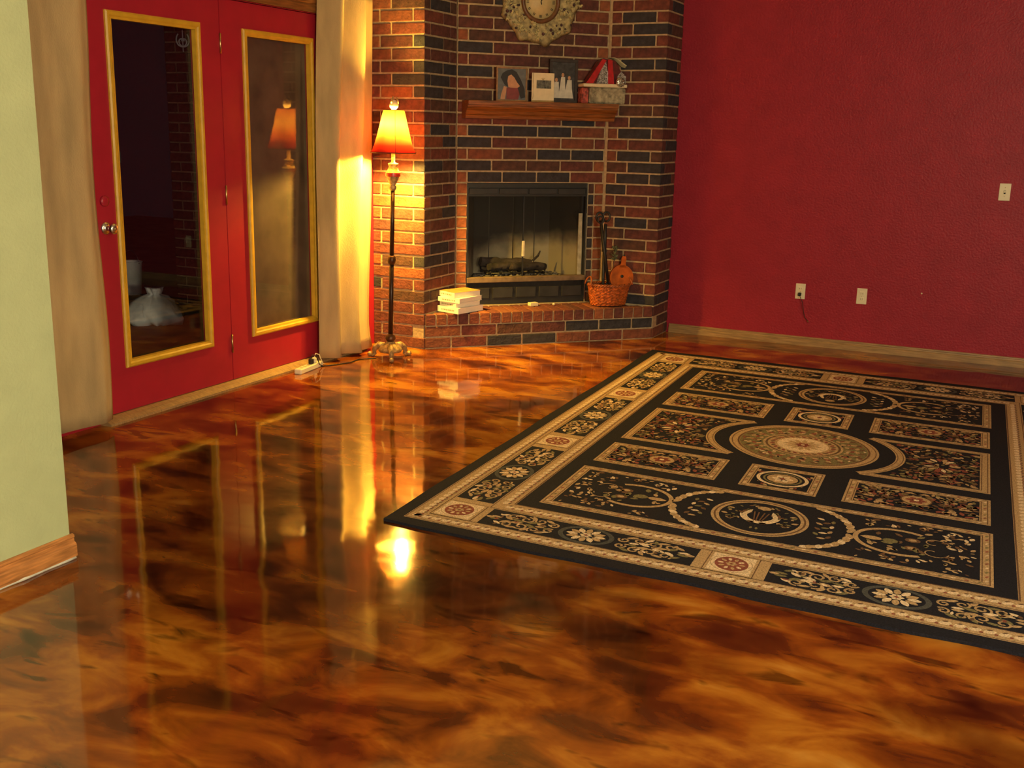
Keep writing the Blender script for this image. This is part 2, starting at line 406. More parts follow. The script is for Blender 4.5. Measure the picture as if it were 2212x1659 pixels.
for k in range(3, NK):
    if k % 2: rows += [(k, 0, .258, None), (k, .270, .448, None)]
    else: rows += [(k, .085+J, .085+J+.256, None), (k, .085+2*J+.256, .448, None)]
brick_face('wall_chimney_left_splay', (AX, AY), PI/2, rows, ls, 0, CEIL, 'narrow brick splay left of the firebox', mx0=.008)
OU0, OU1, OZ1 = .084, 1.047, 14*CC
rows = []
for k in range(3, NK):
    if 3 <= k < 14:
        rows += [(k, .006, OU0-.004, 5), (k, OU1+.005, OU1+.046, 3 if k % 2 else 4), (k, OU1+.057, BL-.008, 5 if k % 3 else 1)]
    elif k % 2 == 0:
        rows += [(k, .006, .075, random.choice((0, 1, 5)))] + [(k, .087+.2715*i, .087+.2715*i+.2595, None) for i in range(4)]
    else:
        rows += [(k, .006, .263, None)] + [(k, .275+.2715*i, .275+.2715*i+.2595, None) for i in range(3)] + [(k, 1.0895, BL-.008, random.choice((0, 1, 5)))]
brick_face('wall_chimney_back', (LX, LY), PI/4, rows, BL+.012, 0, CEIL, 'brick face around and above the firebox', holes=(OU0, OU1, 3*CC, OZ1))
rows = []
for k in range(3, NK):
    if k % 2 == 0: rows += [(k, .008, .078, random.choice((0, 1))), (k, .090, lp-.085-J, None)]
    else: rows += [(k, .008, .165, None), (k, .177, lp, None)]
brick_face('wall_chimney_right_splay', (RX, RY), 0, rows, lp-.008, 0, CEIL, 'brick splay right of the firebox behind the basket', mx0=-.012)
rows = []
for k in range(NK):
    if k % 2 == 0: rows += [(k, 0, .258, None), (k, .270, lr, None)]
    else: rows += [(k, .085+J, lr, None)]
brick_face('wall_chimney_right', (BX, BY), PI/2, rows, lr, 0, CEIL, 'shaded brick return meeting the red wall', mx0=.008)

# raised hearth
he = empty('raised_hearth', (AX, AY, 0), PI/4, 'raised brick hearth with a rowlock edge in front of the firebox', 'hearth')
mb = MB(); mb.prism([(.012, .007), (HL-.012, .007), (HL-SB-.02, SB-.012), (SB+.02, SB-.012)], 0, 3*CC-.008)
mb.build('mortar_bed', M['mortar'], he)
for k, st in ((0, .197), (1, .270)):
    x = .012; e = st
    while x < HL-.03:
        e2 = min(e, HL-.012); put_brick(he, x, 0, k*CC+.006, e2-x, BH, BD, pick(k)); x = e+J; e = e+.2715
nr = 22; sp = (HL-.016)/nr
for i in range(nr):
    u = .008+sp*i; um = min(u, HL-u-sp)
    dep = max(.030, min(.262, um-.006))
    put_brick(he, u+.005, -.004, 2*CC+.004, sp-.011, CC-.004, dep, random.choice((0, 0, 1, 1, 2, 5)))
    if dep > .26:
        put_brick(he, u+.005, .274, 2*CC+.004, sp-.011, CC-.006, SB-.274-.016, random.choice((0, 1, 2)))

# ------------------------------------------------------------------ firebox insert
M['refractory'] = None
def refractory():
    m, nt, b = nodes('sooty_refractory')
    tc = N(nt, 'ShaderNodeTexCoord'); sp_ = N(nt, 'ShaderNodeSeparateXYZ'); nt.links.new(tc.outputs['Object'], sp_.inputs[0])
    n = N(nt, 'ShaderNodeTexNoise'); n.inputs['Scale'].default_value = 4; n.inputs['Detail'].default_value = 5; nt.links.new(tc.outputs['Object'], n.inputs['Vector'])
    a = N(nt, 'ShaderNodeMath', operation='MULTIPLY_ADD'); a.inputs[1].default_value = .28; nt.links.new(n.outputs[0], a.inputs[0]); nt.links.new(sp_.outputs[2], a.inputs[2])
    # soot climbs highest-cleared at the sides: stain leaves the right hand panel cleaner
    d_ = N(nt, 'ShaderNodeMath', operation='MULTIPLY_ADD'); d_.inputs[1].default_value = -.20; nt.links.new(sp_.outputs[0], d_.inputs[0]); nt.links.new(a.outputs[0], d_.inputs[2])
    r = ramp(nt, [(.0, (.20, .17, .12)), (.36, (.33, .28, .18)), (.44, (.12, .10, .07)), (.52, (.014, .013, .013)), (1, (.010, .010, .010))])
    nt.links.new(d_.outputs[0], r.inputs[0]); nt.links.new(r.outputs[0], b.inputs['Base Color']); b.inputs['Roughness'].default_value = .9
    return m
M['refractory'] = refractory()
fx = empty('fireplace_insert', FP(SB+OU0, SB, 3*CC), PI/4, 'black metal firebox insert with louvres and sooty panels', 'fireplace')
FW = OU1-OU0; FH = OZ1-3*CC; DP = .40
Zf = lambda z: z-3*CC
bk0, bk1 = .17, FW-.15
mb = MB(); mb.box(0.002, .012, .002, .012, DP+.06, FH-.002).box(FW-.012, .012, .002, FW-.002, DP+.06, FH-.002).box(.012, DP+.05, .002, FW-.012, DP+.06, FH-.002).box(.012, .012, FH-.012, FW-.012, DP+.05, FH-.002)
mb.build('shell', M['black_metal'], fx)
MB().box(.012, .02, .08, FW-.012, DP+.05, Zf(.44)).build('firebox_floor', mat('ashy_floor', (.075, .066, .055), .95, var=.4, scale=18), fx)
MB().prism([(bk0, DP), (bk1, DP), (bk1, DP+.02), (bk0, DP+.02)], Zf(.44), FH-.014).build('back_panel', M['refractory'], fx)
MB().prism([(.014, .05), (.030, .05), (bk0+.006, DP), (bk0-.01, DP)], Zf(.44), FH-.014).build('side_panel', M['refractory'], fx)
MB().prism([(FW-.030, .05), (FW-.014, .05), (bk1+.01, DP), (bk1-.006, DP)], Zf(.44), FH-.014).build('side_panel', M['refractory'], fx)
for x in (.30, .50, .68):
    MB().box(x-.003, DP-.003, Zf(.44), x+.003, DP+.001, FH-.10).build('panel_joint', M['slot'], fx)
MB().box(FW-.052, .044, Zf(.44), FW-.022, .052, Zf(.93)).build('panel_edge_strip', mat('pale_refractory', (.42, .36, .24), .9, var=.15), fx)
# front metalwork
MB().box(.004, .004, Zf(1.126), FW-.004, .03, FH-.003).build('top_hood', M['black_metal'], fx)
grey = mat('louvre_grey', (.017, .016, .018), .5, var=.3, scale=12)
for i in range(4):
    x0 = .012+(FW-.024)*i/4
    MB().bbox(x0+.006, .010, Zf(1.078), x0+(FW-.024)/4-.006, .022, Zf(1.120), .002).build('upper_louvre', grey, fx)
MB().box(.004, .022, Zf(1.06), FW-.004, .03, Zf(1.126)).build('louvre_backing', M['black_metal'], fx)
MB().box(.004, .02, 0.004, FW-.004, .05, Zf(.418)).build('lower_panel', M['black_metal'], fx)
for i in range(5):
    x0 = .012+(FW-.024)*i/5
    MB().bbox(x0+.012, .010, Zf(.298), x0+(FW-.024)/5-.012, .02, Zf(.378), .004).build('lower_louvre', grey, fx)
MB().bbox(.006, -.002, Zf(.419), FW-.006, .06, Zf(.458), .003).build('hearth_lip', mat('heat_stained_lip', (.14, .09, .055), .6, var=.3, scale=14), fx)
MB().box(FW-.008, -.004, Zf(.27), FW-.003, .004, FH-.004).build('edge_trim', M['chrome'], fx)
for x0, x1 in ((.014, FW*.468), (FW*.474, FW-.056)):
    MB().box(x0, .030, Zf(.460), x1, .034, Zf(1.058)).build('glass_door', M['fire_glass'], fx)
MB().box(FW*.466, .026, Zf(.46), FW*.476, .036, Zf(1.06)).build('door_stile', M['black_metal'], fx)
MB().bbox(FW*.458, .012, Zf(.610), FW*.482, .024, Zf(.728), .004).build('stile_glint', mat('pale_glint', (.62, .56, .42), .4, var=.1), fx)  # pale bar paints the light caught on the meeting stile
# grate and charred logs
gr = empty('fire_grate', FP(SB+OU0+.44, SB+.22, .44+.0005), PI/4, 'black iron grate standing on the firebox floor under the logs', 'grate')
for i in range(6):
    x = -.22+.088*i
    MB().tube([(x, -.13, .05), (x, -.12, .035), (x, .12, .035), (x, .14, .075)], .007, 6).build('bar', M['iron'], gr)
for y in (-.08, .08): MB().tube([(-.24, y, .028), (.24, y, .028)], .007, 6).build('cross_bar', M['iron'], gr)
for x in (-.2, .2):
    for y in (-.08, .08): MB().tube([(x, y, .028), (x, y, 0)], .007, 6).build('leg', M['iron'], gr)
charM = mat('charred_wood', (.030, .022, .020), .95, var=.5, scale=14, bump=1, bscale=25)
def log(p0, p1, r, label, seed):
    rnd = random.Random(seed); p0 = Vector(p0); p1 = Vector(p1); mid = (p0+p1)/2; L_ = (p1-p0)
    mb = MB(); n = 10; pts = [L_*(i/n-.5)+Vector((0, rnd.uniform(-.006, .006), rnd.uniform(-.006, .006))) for i in range(n+1)]
    mb.tube(pts, [r*rnd.uniform(.86, 1.1)*(.8 if i in (0, n) else 1) for i in range(n+1)], 9)
    o = mb.build('charred_log', charM, None, FP(SB+OU0+mid.x, SB+mid.y, mid.z), (0, 0, PI/4))
    return tag(o, label, 'log', 'charred logs in the firebox')
log((.19, .27, .545), (.60, .22, .530), .042, 'thick charred log lying across the back of the grate', 1)
log((.40, .15, .520), (.72, .24, .505), .033, 'charred log slanting down to the right on the grate', 2)
log((.22, .16, .515), (.42, .19, .520), .030, 'short charred log at the front left of the grate', 3)
br = MB().tube([(0, 0, 0), (.045, .01, .035), (.06, .0, .075)], [.010, .009, .005], 7).build('twig_stub', charM, None, FP(SB+OU0+.60, SB+.20, .555), (0, 0, PI/4))
tag(br, 'burnt upright twig stub at the right end of the logs', 'twig')
mb = MB(); rnd = random.Random(4)
for i in range(260):
    x, y = rnd.uniform(.08, FW-.12), rnd.uniform(.07, .33); s_ = rnd.uniform(.006, .017)
    if x < .05+y*.35 or x > FW-.07-y*.33: continue
    mb.sphere((x, y, s_*.45), s_, 6, 4, .6)
o = mb.build('ash', mat('grey_ash', (.13, .115, .10), .95, var=.5, scale=30), None, FP(SB+OU0, SB, .441), (0, 0, PI/4)); tag(o, 'grey ash and embers strewn over the firebox floor', 'ash', kind='stuff')
# ------------------------------------------------------------------ mantel shelf
MU0, MU1, MZ = .035, 1.195, 1.745
mb = MB(); prof = [(.004, 1.620), (.095, 1.620), (.100, 1.640), (.112, 1.652), (.120, 1.672), (.140, 1.690), (.150, 1.700), (.152, 1.712), (.170, 1.714), (.170, 1.741), (.166, 1.745), (.004, 1.745)]
mb.prism([(-a, z-1.62) for a, z in prof], MU0, MU1, 'x')
ms = mb.build('mantel_shelf', M['mantel'], None, FP(SB, SB, 1.62), (0, 0, PI/4)); tag(ms, 'moulded brown wooden mantel shelf fixed above the firebox', 'shelf')
def on_mantel(name, u, d, label, cat, rz=0, z=MZ): return empty(name, FP(SB+u, SB-d, z), PI/4+rz, label, cat)
def flat(parent, name, m_, poly, y, t=.0006):
    return MB().prism(poly, y-t, y, 'y').build(name, m_, parent)
def ell(cx, cy, rx, ry, n=20, a0=0, a1=2*PI):
    return [(cx+rx*math.cos(a0+(a1-a0)*i/n), cy+ry*math.sin(a0+(a1-a0)*i/n)) for i in range(n if abs(a1-a0-2*PI) < 1e-6 else n+1)]
def frame4(parent, w_, h_, t, d, m_, y0=0):
    for q in ((-w_/2, 0, w_/2, t), (-w_/2, h_-t, w_/2, h_), (-w_/2, t, -w_/2+t, h_-t), (w_/2-t, t, w_/2, h_-t)):
        MB().bbox(q[0], y0, q[1], q[2], y0+d, q[3], .0015).build('frame_rail', m_, parent)
tanf = mat('tan_frame_wood', (.26, .14, .055), .5, var=.2)
darkf = mat('dark_frame_wood', (.030, .020, .018), .5, var=.2)
skin = mat('print_skin', (.50, .25, .13), .5, var=.1); hair = mat('print_dark_hair', (.012, .009, .012), .5, var=.1)
bluegrey = mat('print_blue_grey', (.11, .12, .13), .5, var=.15); redtop = mat('print_red_top', (.22, .03, .03), .5, var=.1)
white_p = mat('print_white', (.62, .57, .48), .5, var=.08)
# portrait
p = on_mantel('photo_frame', .385, .085, 'framed colour portrait of a dark haired person leaning on the mantel', 'photo frame')
W_, H_ = .235, .238
MB().box(-W_/2+.004, .006, .004, W_/2-.004, .012, H_-.004).build('backing', darkf, p)
frame4(p, W_, H_, .012, .014, tanf)
flat(p, 'photo_print', bluegrey, [(-.106, .012), (.106, .012), (.106, .226), (-.106, .226)], .006)
flat(p, 'photo_hair', hair, [(-.085, .165), (-.07, .195), (-.035, .215), (.0, .222), (.035, .205), (.07, .15), (.098, .09), (.104, .03), (.07, .02), (.045, .09), (.01, .16), (-.03, .10), (-.055, .115)], .0052)
flat(p, 'photo_face', skin, [(-.028, .175), (-.005, .186), (.02, .165), (.038, .135), (.062, .108), (.046, .096), (.0, .092), (-.026, .10), (-.034, .14)], .0046)
flat(p, 'photo_clothes', redtop, [(-.04, .096), (.045, .094), (.06, .05), (.05, .014), (-.04, .014)], .0040)
flat(p, 'photo_arm', skin, [(-.06, .105), (-.038, .10), (-.045, .05), (-.05, .014), (-.085, .014), (-.08, .05)], .0036)
# cream card
p = on_mantel('memorial_card', .610, .122, 'cream card with a small dark picture and gold band standing on the mantel', 'card')
cream = mat('cream_card', (.74, .62, .40), .55, var=.04)
MB().bbox(-.0865, 0, 0, .0865, .004, .203, .0012).build('card_sheet', cream, p)
MB().bbox(-.0865, -.004, 0, .0865, -.0005, .012, .0015).build('gold_band', M['brass'], p)
flat(p, 'card_print', mat('print_grey_photo', (.10, .095, .075), .5, var=.6, scale=45), [(-.05, .095), (.062, .095), (.062, .152), (-.05, .152)], -.0004)
MB().tube([(-.075, -.002, .2), (-.077, -.002, .1), (-.074, -.003, .05), (-.079, -.003, .02)], .0014, 6).build('tassel_cord', M['brass'], p)
mb = MB()
for a in (-.5, -.2, .1, .4): mb.tube([(.0, -.0012, .152), (.03*math.sin(a), -.0012, .152+.018*math.cos(a))], .0013, 5)
mb.build('gold_emblem', M['brass'], p)
# dark frame with light figures
p = on_mantel('photo_frame', .800, .045, 'tall dark frame with a picture of people dressed in white behind the cream card', 'photo frame')
W_, H_ = .222, .31
MB().box(-W_/2+.004, .008, .004, W_/2-.004, .014, H_-.004).build('backing', darkf, p)
frame4(p, W_, H_, .022, .016, darkf)
flat(p, 'photo_print', mat('print_dark', (.035, .032, .035), .5, var=.4, scale=30), [(-.09, .02), (.09, .02), (.09, .29), (-.09, .29)], .0075)
for i, (x, hh, w_) in enumerate(((-.055, .15, .045), (-.005, .185, .042), (.045, .165, .048))):
    flat(p, 'photo_figure', white_p, [(x-w_*.75, .035), (x+w_*.75, .035), (x+w_*.5, hh*.6), (x+w_*.42, hh), (x-w_*.3, hh), (x-w_*.5, hh*.65)], .0068-.0006*i)
    flat(p, 'photo_head', skin, ell(x, hh+.014, .011, .014, 12), .0068-.0006*i)
# red and silver ornament house
p = on_mantel('gift_house', 1.10, .085, 'red ribboned ornament house with silver glitter on a stone base, right end of mantel', 'ornament')
stone = mat('pale_stone', (.34, .29, .19), .9, var=.35, scale=30, bump=1, bscale=60)
glit = mat('silver_glitter', (.40, .38, .38), .3, metal=.6, var=.7, scale=90)
redr = mat('red_ribbon', (.42, .010, .014), .35, var=.15); mar = mat('maroon_foil', (.10, .010, .012), .4, var=.3)
MB().bbox(-.125, -.05, 0, .165, .05, .118, .012).build('stone_base', stone, p)
MB().bbox(-.185, -.04, 0, -.13, .04, .112, .006).build('red_block', mat('red_speckled', (.30, .05, .035), .6, var=.7, scale=45), p)
MB().bbox(-.182, -.062, .1185, .168, .055, .142, .004).build('ledge', cream, p)
MB().prism([(-.155, .143), (.160, .143), (.150, .20), (.075, .31), (-.015, .325), (-.05, .30)], -.03, .03, 'y').build('roof', mar, p)
MB().prism([(-.070, .145), (.035, .145), (.0, .30), (-.02, .30)], -.036, -.031, 'y').build('glitter_panel', glit, p)
MB().prism([(-.155, .145), (-.10, .145), (.0, .31), (-.032, .318)], -.044, -.037, 'y').build('ribbon', redr, p)
MB().prism([(.020, .145), (.068, .143), (.048, .31), (.012, .315)], -.044, -.037, 'y').build('ribbon', redr, p)
MB().prism([(.10, .145), (.165, .15), (.165, .20), (.125, .235), (.095, .20)], -.037, -.0305, 'y').build('glitter_panel', glit, p)
mb = MB(); rnd = random.Random(3)
mb.lathe([(.036, 0), (.036, .004), (.030, .010), (.012, .013), (.001, .013)], 14, cap=False)
for i in range(40):
    a, r_ = rnd.uniform(0, 2*PI), .033*math.sqrt(rnd.random()); mb.bbox(r_*math.cos(a)-.004, r_*math.sin(a)-.004, .008, r_*math.cos(a)+.004, r_*math.sin(a)+.004, .016, .0012)
mb.v = [(x, -z, y) for x, y, z in mb.v]
mb.build('mirror_disc', M['chrome'], p, (.108, -.064, .158))
mb = MB(); mb.grid(lambda u_, v_: (.03+.135*u_, -.045+.05*v_+.01*math.sin(u_*3), .330-.045*u_*u_-.03*v_*u_+.006*math.sin(u_*5)), 10, 4)
o = mb.build('curled_paper', mat('cream_green_paper', (.52, .50, .30), .7, var=.08), p); sm = o.modifiers.new('s', 'SOLIDIFY'); sm.thickness = .0015

# ------------------------------------------------------------------ wall clock
ck = empty('wall_clock', FP(SB+.614, SB-.001, 2.445), PI/4, 'ornate round wall clock with cream dial and leafy openwork rim', 'clock')
rimM = mat('antique_cream_leaf', (.34, .28, .13), .6, var=.35, scale=35); ringM = mat('bronze_ring', (.13, .055, .02), .4, var=.2)
def ydisc(mb): mb.v = [(x, -z, y) for x, y, z in mb.v]; return mb
sc = lambda a, z: 1+.045*math.cos(9*a)+.02*math.cos(18*a)
ydisc(MB().lathe([(.13, .002), (.285, .002), (.295, .008), (.270, .020), (.20, .024), (.15, .020), (.13, .018)], 108, cap=False, rmod=lambda a, z: sc(a, z))).build('rim', rimM, ck)
ydisc(MB().lathe([(.001, .004), (.128, .004), (.128, .018), (.001, .020)], 40, cap=False)).build('dial', mat('dial_cream', (.56, .44, .21), .5, var=.06), ck)
ydisc(MB().lathe([(.118, .006), (.150, .006), (.150, .024), (.140, .034), (.128, .034), (.118, .022)], 48, cap=False)).build('bezel', ringM, ck)
rnd = random.Random(11); mb = MB(); md = MB(); ml = MB()
for i in range(150):
    a = rnd.uniform(0, 2*PI); r_ = rnd.uniform(.165, .285)*sc(a, 0); cx, cz = r_*math.cos(a), r_*math.sin(a)
    if i % 3 == 0: md.sphere((cx, -.025, cz), rnd.uniform(.007, .013), 7, 5)
    else:
        t = rnd.uniform(0, 2*PI); L_ = rnd.uniform(.015, .028)
        for q in (-.7, 0, .7):
            ca, sa = math.cos(t+q), math.sin(t+q)
            ml.tube([(cx, -.020, cz), (cx+ca*L_*.6, -.033, cz+sa*L_*.6), (cx+ca*L_*1.2, -.024, cz+sa*L_*1.2)], [.003, .008, .001], 5)
tag(ml.build('rim_leaf_relief', mat('leaf_relief', (.42, .36, .17), .6, var=.3, scale=40), ck), kind='stuff')
tag(md.build('rim_berry_relief', mat('berry_relief', (.06, .025, .03), .5, var=.4, scale=40), ck), kind='stuff')
for i in range(12):
    a = PI/2-2*PI*i/12; ca, sa = math.cos(a), math.sin(a); mb = MB(); n_ = 2 if i % 3 else 3
    for j in range(n_):
        o_ = (j-(n_-1)/2)*.009; tx, tz = -sa*o_, ca*o_
        mb.tube([(.090*ca+tx, -.0205, .090*sa+tz), (.108*ca+tx, -.0205, .108*sa+tz)], .0022, 5)
    mb.build('hour_mark', M['slot'], ck)
for ang, L_ in ((PI/2-.5, .062), (-PI/2+.35, .022)): 
    MB().tube([(0, -.023, 0), (math.cos(ang)*L_*.6, -.023, math.sin(ang)*L_*.6), (math.cos(ang)*L_, -.023, math.sin(ang)*L_)], [.0035, .0045, .001], 6).build('clock_hand', M['slot'], ck)

# ------------------------------------------------------------------ floor lamp
LPX, LPY = -3.88, 6.135
lp_ = empty('floor_lamp', (LPX, LPY, 0), 0, 'lit floor lamp with red bell shade and dark pole on tripod base', 'lamp')
LD = Vector((.84, .53, 0))*.020
def lean(mb): mb.v = [(x+LD.x*z, y+LD.y*z, z) for x, y, z in mb.v]; return mb
bronze = mat('antique_bronze', (.10, .045, .022), .38, metal=.6, var=.3, scale=40)
gilt = mat('gilt_resin', (.42, .27, .11), .45, metal=.25, var=.35, scale=45, bump=.6, bscale=70)
pole = mat('dark_bronze_pole', (.035, .014, .010), .35, metal=.4, var=.2)
lean(MB().lathe([(.02, .040), (.075, .046), (.085, .060), (.070, .080), (.045, .098), (.030, .108), (.028, .116), (.001, .117)], 24)).build('base', gilt, lp_)
for i in range(3):
    a = -.95+2*PI*i/3; ca, sa = math.cos(a), math.sin(a)
    pts = [(.04, .085), (.085, .085), (.115, .065), (.125, .040), (.118, .022), (.130, .012), (.155, .0125)]
    o = MB().tube([(r_*ca, r_*sa, z) for r_, z in pts], [.022, .024, .020, .016, .013, .012, .011], 8).build('foot', gilt, lp_)
    MB().sphere((.157*ca, .157*sa, .0175), .0172, 8, 6).build('foot_scroll', gilt, o)
lean(MB().lathe([(.012, .112), (.026, .118), (.036, .138), (.030, .158), (.018, .166), (.016, .172)], 18)).build('ball_collar', bronze, lp_)
lean(MB().lathe([(.0165, .170), (.0155, .66)], 14)).build('pole', pole, lp_)
lean(MB().lathe([(.0155, .69), (.0145, 1.150)], 14)).build('pole', pole, lp_)
lean(MB().lathe([(.017, .645), (.026, .655), (.029, .676), (.026, .695), (.016, .706)], 16)).build('knot', bronze, lp_)
lean(MB().lathe([(.015, 1.135), (.024, 1.148), (.024, 1.162), (.017, 1.170), (.030, 1.195), (.046, 1.232), (.048, 1.252), (.036, 1.272), (.027, 1.292), (.033, 1.305), (.034, 1.312), (.012, 1.320), (.012, 1.375), (.018, 1.380), (.018, 1.425), (.001, 1.43)], 20)).build('urn', gilt, lp_)
lean(MB().lathe([(.0485, 1.228), (.0495, 1.240), (.0485, 1.252)], 20, cap=False)).build('urn_band', mat('red_enamel', (.35, .03, .02), .3, var=.1), lp_)
bulbM = emit('warm_bulb', LAMP_COL, 1.0)
for (bx, by, bz), sh_ in (((.004, .058, 1.438), .62), ((-.012, -.010, 1.562), .38)):
    rb = .026; area = 4*PI*rb*rb*1.1
    bm_ = bulbM.copy(); bm_.node_tree.nodes['Principled BSDF'].inputs['Emission Strength'].default_value = LAMP_W*sh_/(PI*area)
    o = MB().sphere((0, 0, 0), rb, 14, 10, 1.15).build('bulb', bm_, lp_, (LD.x*bz+bx, LD.y*bz+by, bz))
    lean(MB().tube([(0, 0, 1.415), (bx*.5, by*.5, 1.415+.2*(bz-1.415)), (bx, by, bz-.028)], .008, 8)).build('socket_arm', M['brass'], lp_)
mb = MB(); n_ = 16
for sg in (-1, 1):
    mb.tube([(sg*.055*math.sin(PI*i/n_*.999)*(1 if i else 1), 0, 1.40+.245*(i/n_)) for i in range(n_+1)], .0018, 6)
lean(mb).build('harp', M['brass'], lp_)
def shade_mat():
    m = bpy.data.materials.new('red_silk_shade'); m.use_nodes = True; nt = m.node_tree
    nt.nodes.remove(nt.nodes['Principled BSDF']); out = nt.nodes['Material Output']
    tc = N(nt, 'ShaderNodeTexCoord'); sp_ = N(nt, 'ShaderNodeSeparateXYZ'); nt.links.new(tc.outputs['Object'], sp_.inputs[0])
    mr = N(nt, 'ShaderNodeMapRange'); mr.inputs['From Min'].default_value = 1.385; mr.inputs['From Max'].default_value = 1.655
    nt.links.new(sp_.outputs[2], mr.inputs['Value'])
    # bulb glow put into the translucency: strongest above mid height, dim red at hem
    rp = ramp(nt, [(0, (.0070, .0002, .0001)), (.16, (.012, .0006, .0003)), (.36, (.024, .0048, .0011)), (.66, (.032, .0150, .0048)), (1, (.022, .0050, .0011))])
    nt.links.new(mr.outputs[0], rp.inputs[0])
    t = N(nt, 'ShaderNodeBsdfTranslucent'); nt.links.new(rp.outputs[0], t.inputs[0])
    ge = N(nt, 'ShaderNodeNewGeometry'); cm = N(nt, 'ShaderNodeMix', data_type='RGBA')
    cm.inputs[6].default_value = (.30, .02, .015, 1); cm.inputs[7].default_value = (.62, .45, .26, 1)   # outside silk, inside lining
    nt.links.new(ge.outputs['Backfacing'], cm.inputs[0])
    d_ = N(nt, 'ShaderNodeBsdfDiffuse'); nt.links.new(cm.outputs[2], d_.inputs[0])
    ad = N(nt, 'ShaderNodeAddShader')
    nt.links.new(t.outputs[0], ad.inputs[0]); nt.links.new(d_.outputs[0], ad.inputs[1]); nt.links.new(ad.outputs[0], out.inputs[0])
    return m
sh = [(.150, 1.384), (.138, 1.400), (.124, 1.440), (.110, 1.490), (.096, 1.545), (.083, 1.600), (.073, 1.640), (.069, 1.655)]
def shmod(a, z): return 1-.018*abs(math.sin(4*a))
shd = lean(MB().lathe(sh, 64, cap=False, rmod=shmod)).build('lamp_shade', shade_mat(), lp_)
trimM = mat('shade_trim', (.10, .010, .008), .6, var=.2)
lean(MB().tube([(.150*shmod(2*PI*i/64, 0)*math.cos(2*PI*i/64), .150*shmod(2*PI*i/64, 0)*math.sin(2*PI*i/64), 1.383) for i in range(65)], .0035, 6, caps=False)).build('shade_trim', trimM, shd)
lean(MB().tube([(.069*shmod(2*PI*i/64, 0)*math.cos(2*PI*i/64), .069*shmod(2*PI*i/64, 0)*math.sin(2*PI*i/64), 1.655) for i in range(65)], .0025, 6, caps=False)).build('shade_trim', trimM, shd)
va = math.atan2(-LPY, -LPX)+.10
lean(MB().tube([((r_*shmod(va, 0)+.001)*math.cos(va), (r_*shmod(va, 0)+.001)*math.sin(va), z) for r_, z in sh], .0013, 5)).build('seam_cord', M['cord'], shd)
mb = MB()
for i in range(4):
    a = PI*i/4; mb.tube([(-.068*math.cos(a), -.068*math.sin(a), 1.648), (.068*math.cos(a), .068*math.sin(a), 1.648)], .0012, 5)
lean(mb).build('spider', M['brass'], shd)
fin = lean(MB().lathe([(.004, 1.650), (.012, 1.656), (.027, 1.672), (.030, 1.688), (.024, 1.705), (.012, 1.715), (.001, 1.720)], 16, rmod=lambda a, z: 1)).build('finial', mat('pale_finial', (.75, .62, .40), .35, var=.1), lp_)
for i in range(3):
    a = 2*PI*i/3+.4; lean(MB().tube([(.020*math.cos(a), .020*math.sin(a), 1.695), (.024*math.cos(a), .024*math.sin(a), 1.715), (.012*math.cos(a), .012*math.sin(a), 1.742)], [.010, .008, .001], 7)).build('finial_flame', gilt, fin)

# ------------------------------------------------------------------ curtains
def interp(tab, x):
    for (a, va_), (b, vb) in zip(tab, tab[1:]):
        if x <= b:
            t = (x-a)/(b-a); t = t*t*(3-2*t); return va_+(vb-va_)*t
    return tab[-1][1]
rodz = 2.47
def curtain(label, fold, yl, yr, zb, xb, nu, nv=30):
    root = empty('curtain', (XD+.10, (yl(0)+yr(0))/2, 0), 0, label, 'curtain'); ox, oy = XD+.10, (yl(0)+yr(0))/2
    def fn(s, t):
        z = zb(s) + (rodz-.05-zb(s))*t
        y = yl(t)+(yr(t)-yl(t))*s
        return (xb+fold(s, t)-ox, y-oy, z)
    o = MB().grid(fn, nu, nv).build('panel', M['burlap'], root)
    sm = o.modifiers.new('thickness', 'SOLIDIFY'); sm.thickness = .004; sm.offset = 0
    def hem(s, t): x, y, z = fn(s, 0); return (x+.004, y, z+.002+.05*t)
    return root
fR = [(0, -.045), (.18, .050), (.31, -.045), (.36, -.045), (.56, .062), (.66, .000), (.86, .006), (1, -.035)]
def foldR(s, t):
    q = interp(fR, s)*1.35*(1-.35*(1-t)); return q + .012*(1-t)*math.sin(5*s+6*t) + (.05*(1-t)**6*s)
curtain('tan burlap curtain glowing in the lamp light by the brick', foldR,
        lambda t: 5.765+.09*t**2, lambda t: 6.30+.03*math.sin(t*PI)+.155*t+ (.035*(1-t/.05) if t < .05 else 0), lambda s: .028-.006*s, -4.165, 90)
fL = [(0, 0), (.10, .02), (.22, -.025), (.30, .01), (.55, .022), (.8, .005), (.93, .018), (1, -.01)]
def foldL(s, t): return interp(fL, s) + .008*math.sin(9*s+3*t)*(1-t)
curtain('plain tan burlap curtain hanging behind the sage partition', foldL,
        lambda t: 2.75, lambda t: 3.925+.012*math.sin(t*9), lambda s: .075-.03*s, -4.165, 80)
rd = empty('curtain_rod', (XD+.12, 4.6, rodz), 0, 'dark metal curtain rod above the doors', 'curtain rod')
MB().tube([(0, -2.0, 0), (0, 1.84, 0)], .011, 10).build('rod', M['black_metal'], rd)
for y in (-2.0, 1.84): MB().sphere((0, y, 0), .022, 10, 8).build('finial', M['black_metal'], rd)
for y in (-1.55, .02, 1.55): MB().tube([(0, y, -.012), (-.06, y, -.03), (-.119, y, -.03)], .007, 6).build('bracket', M['black_metal'], rd)

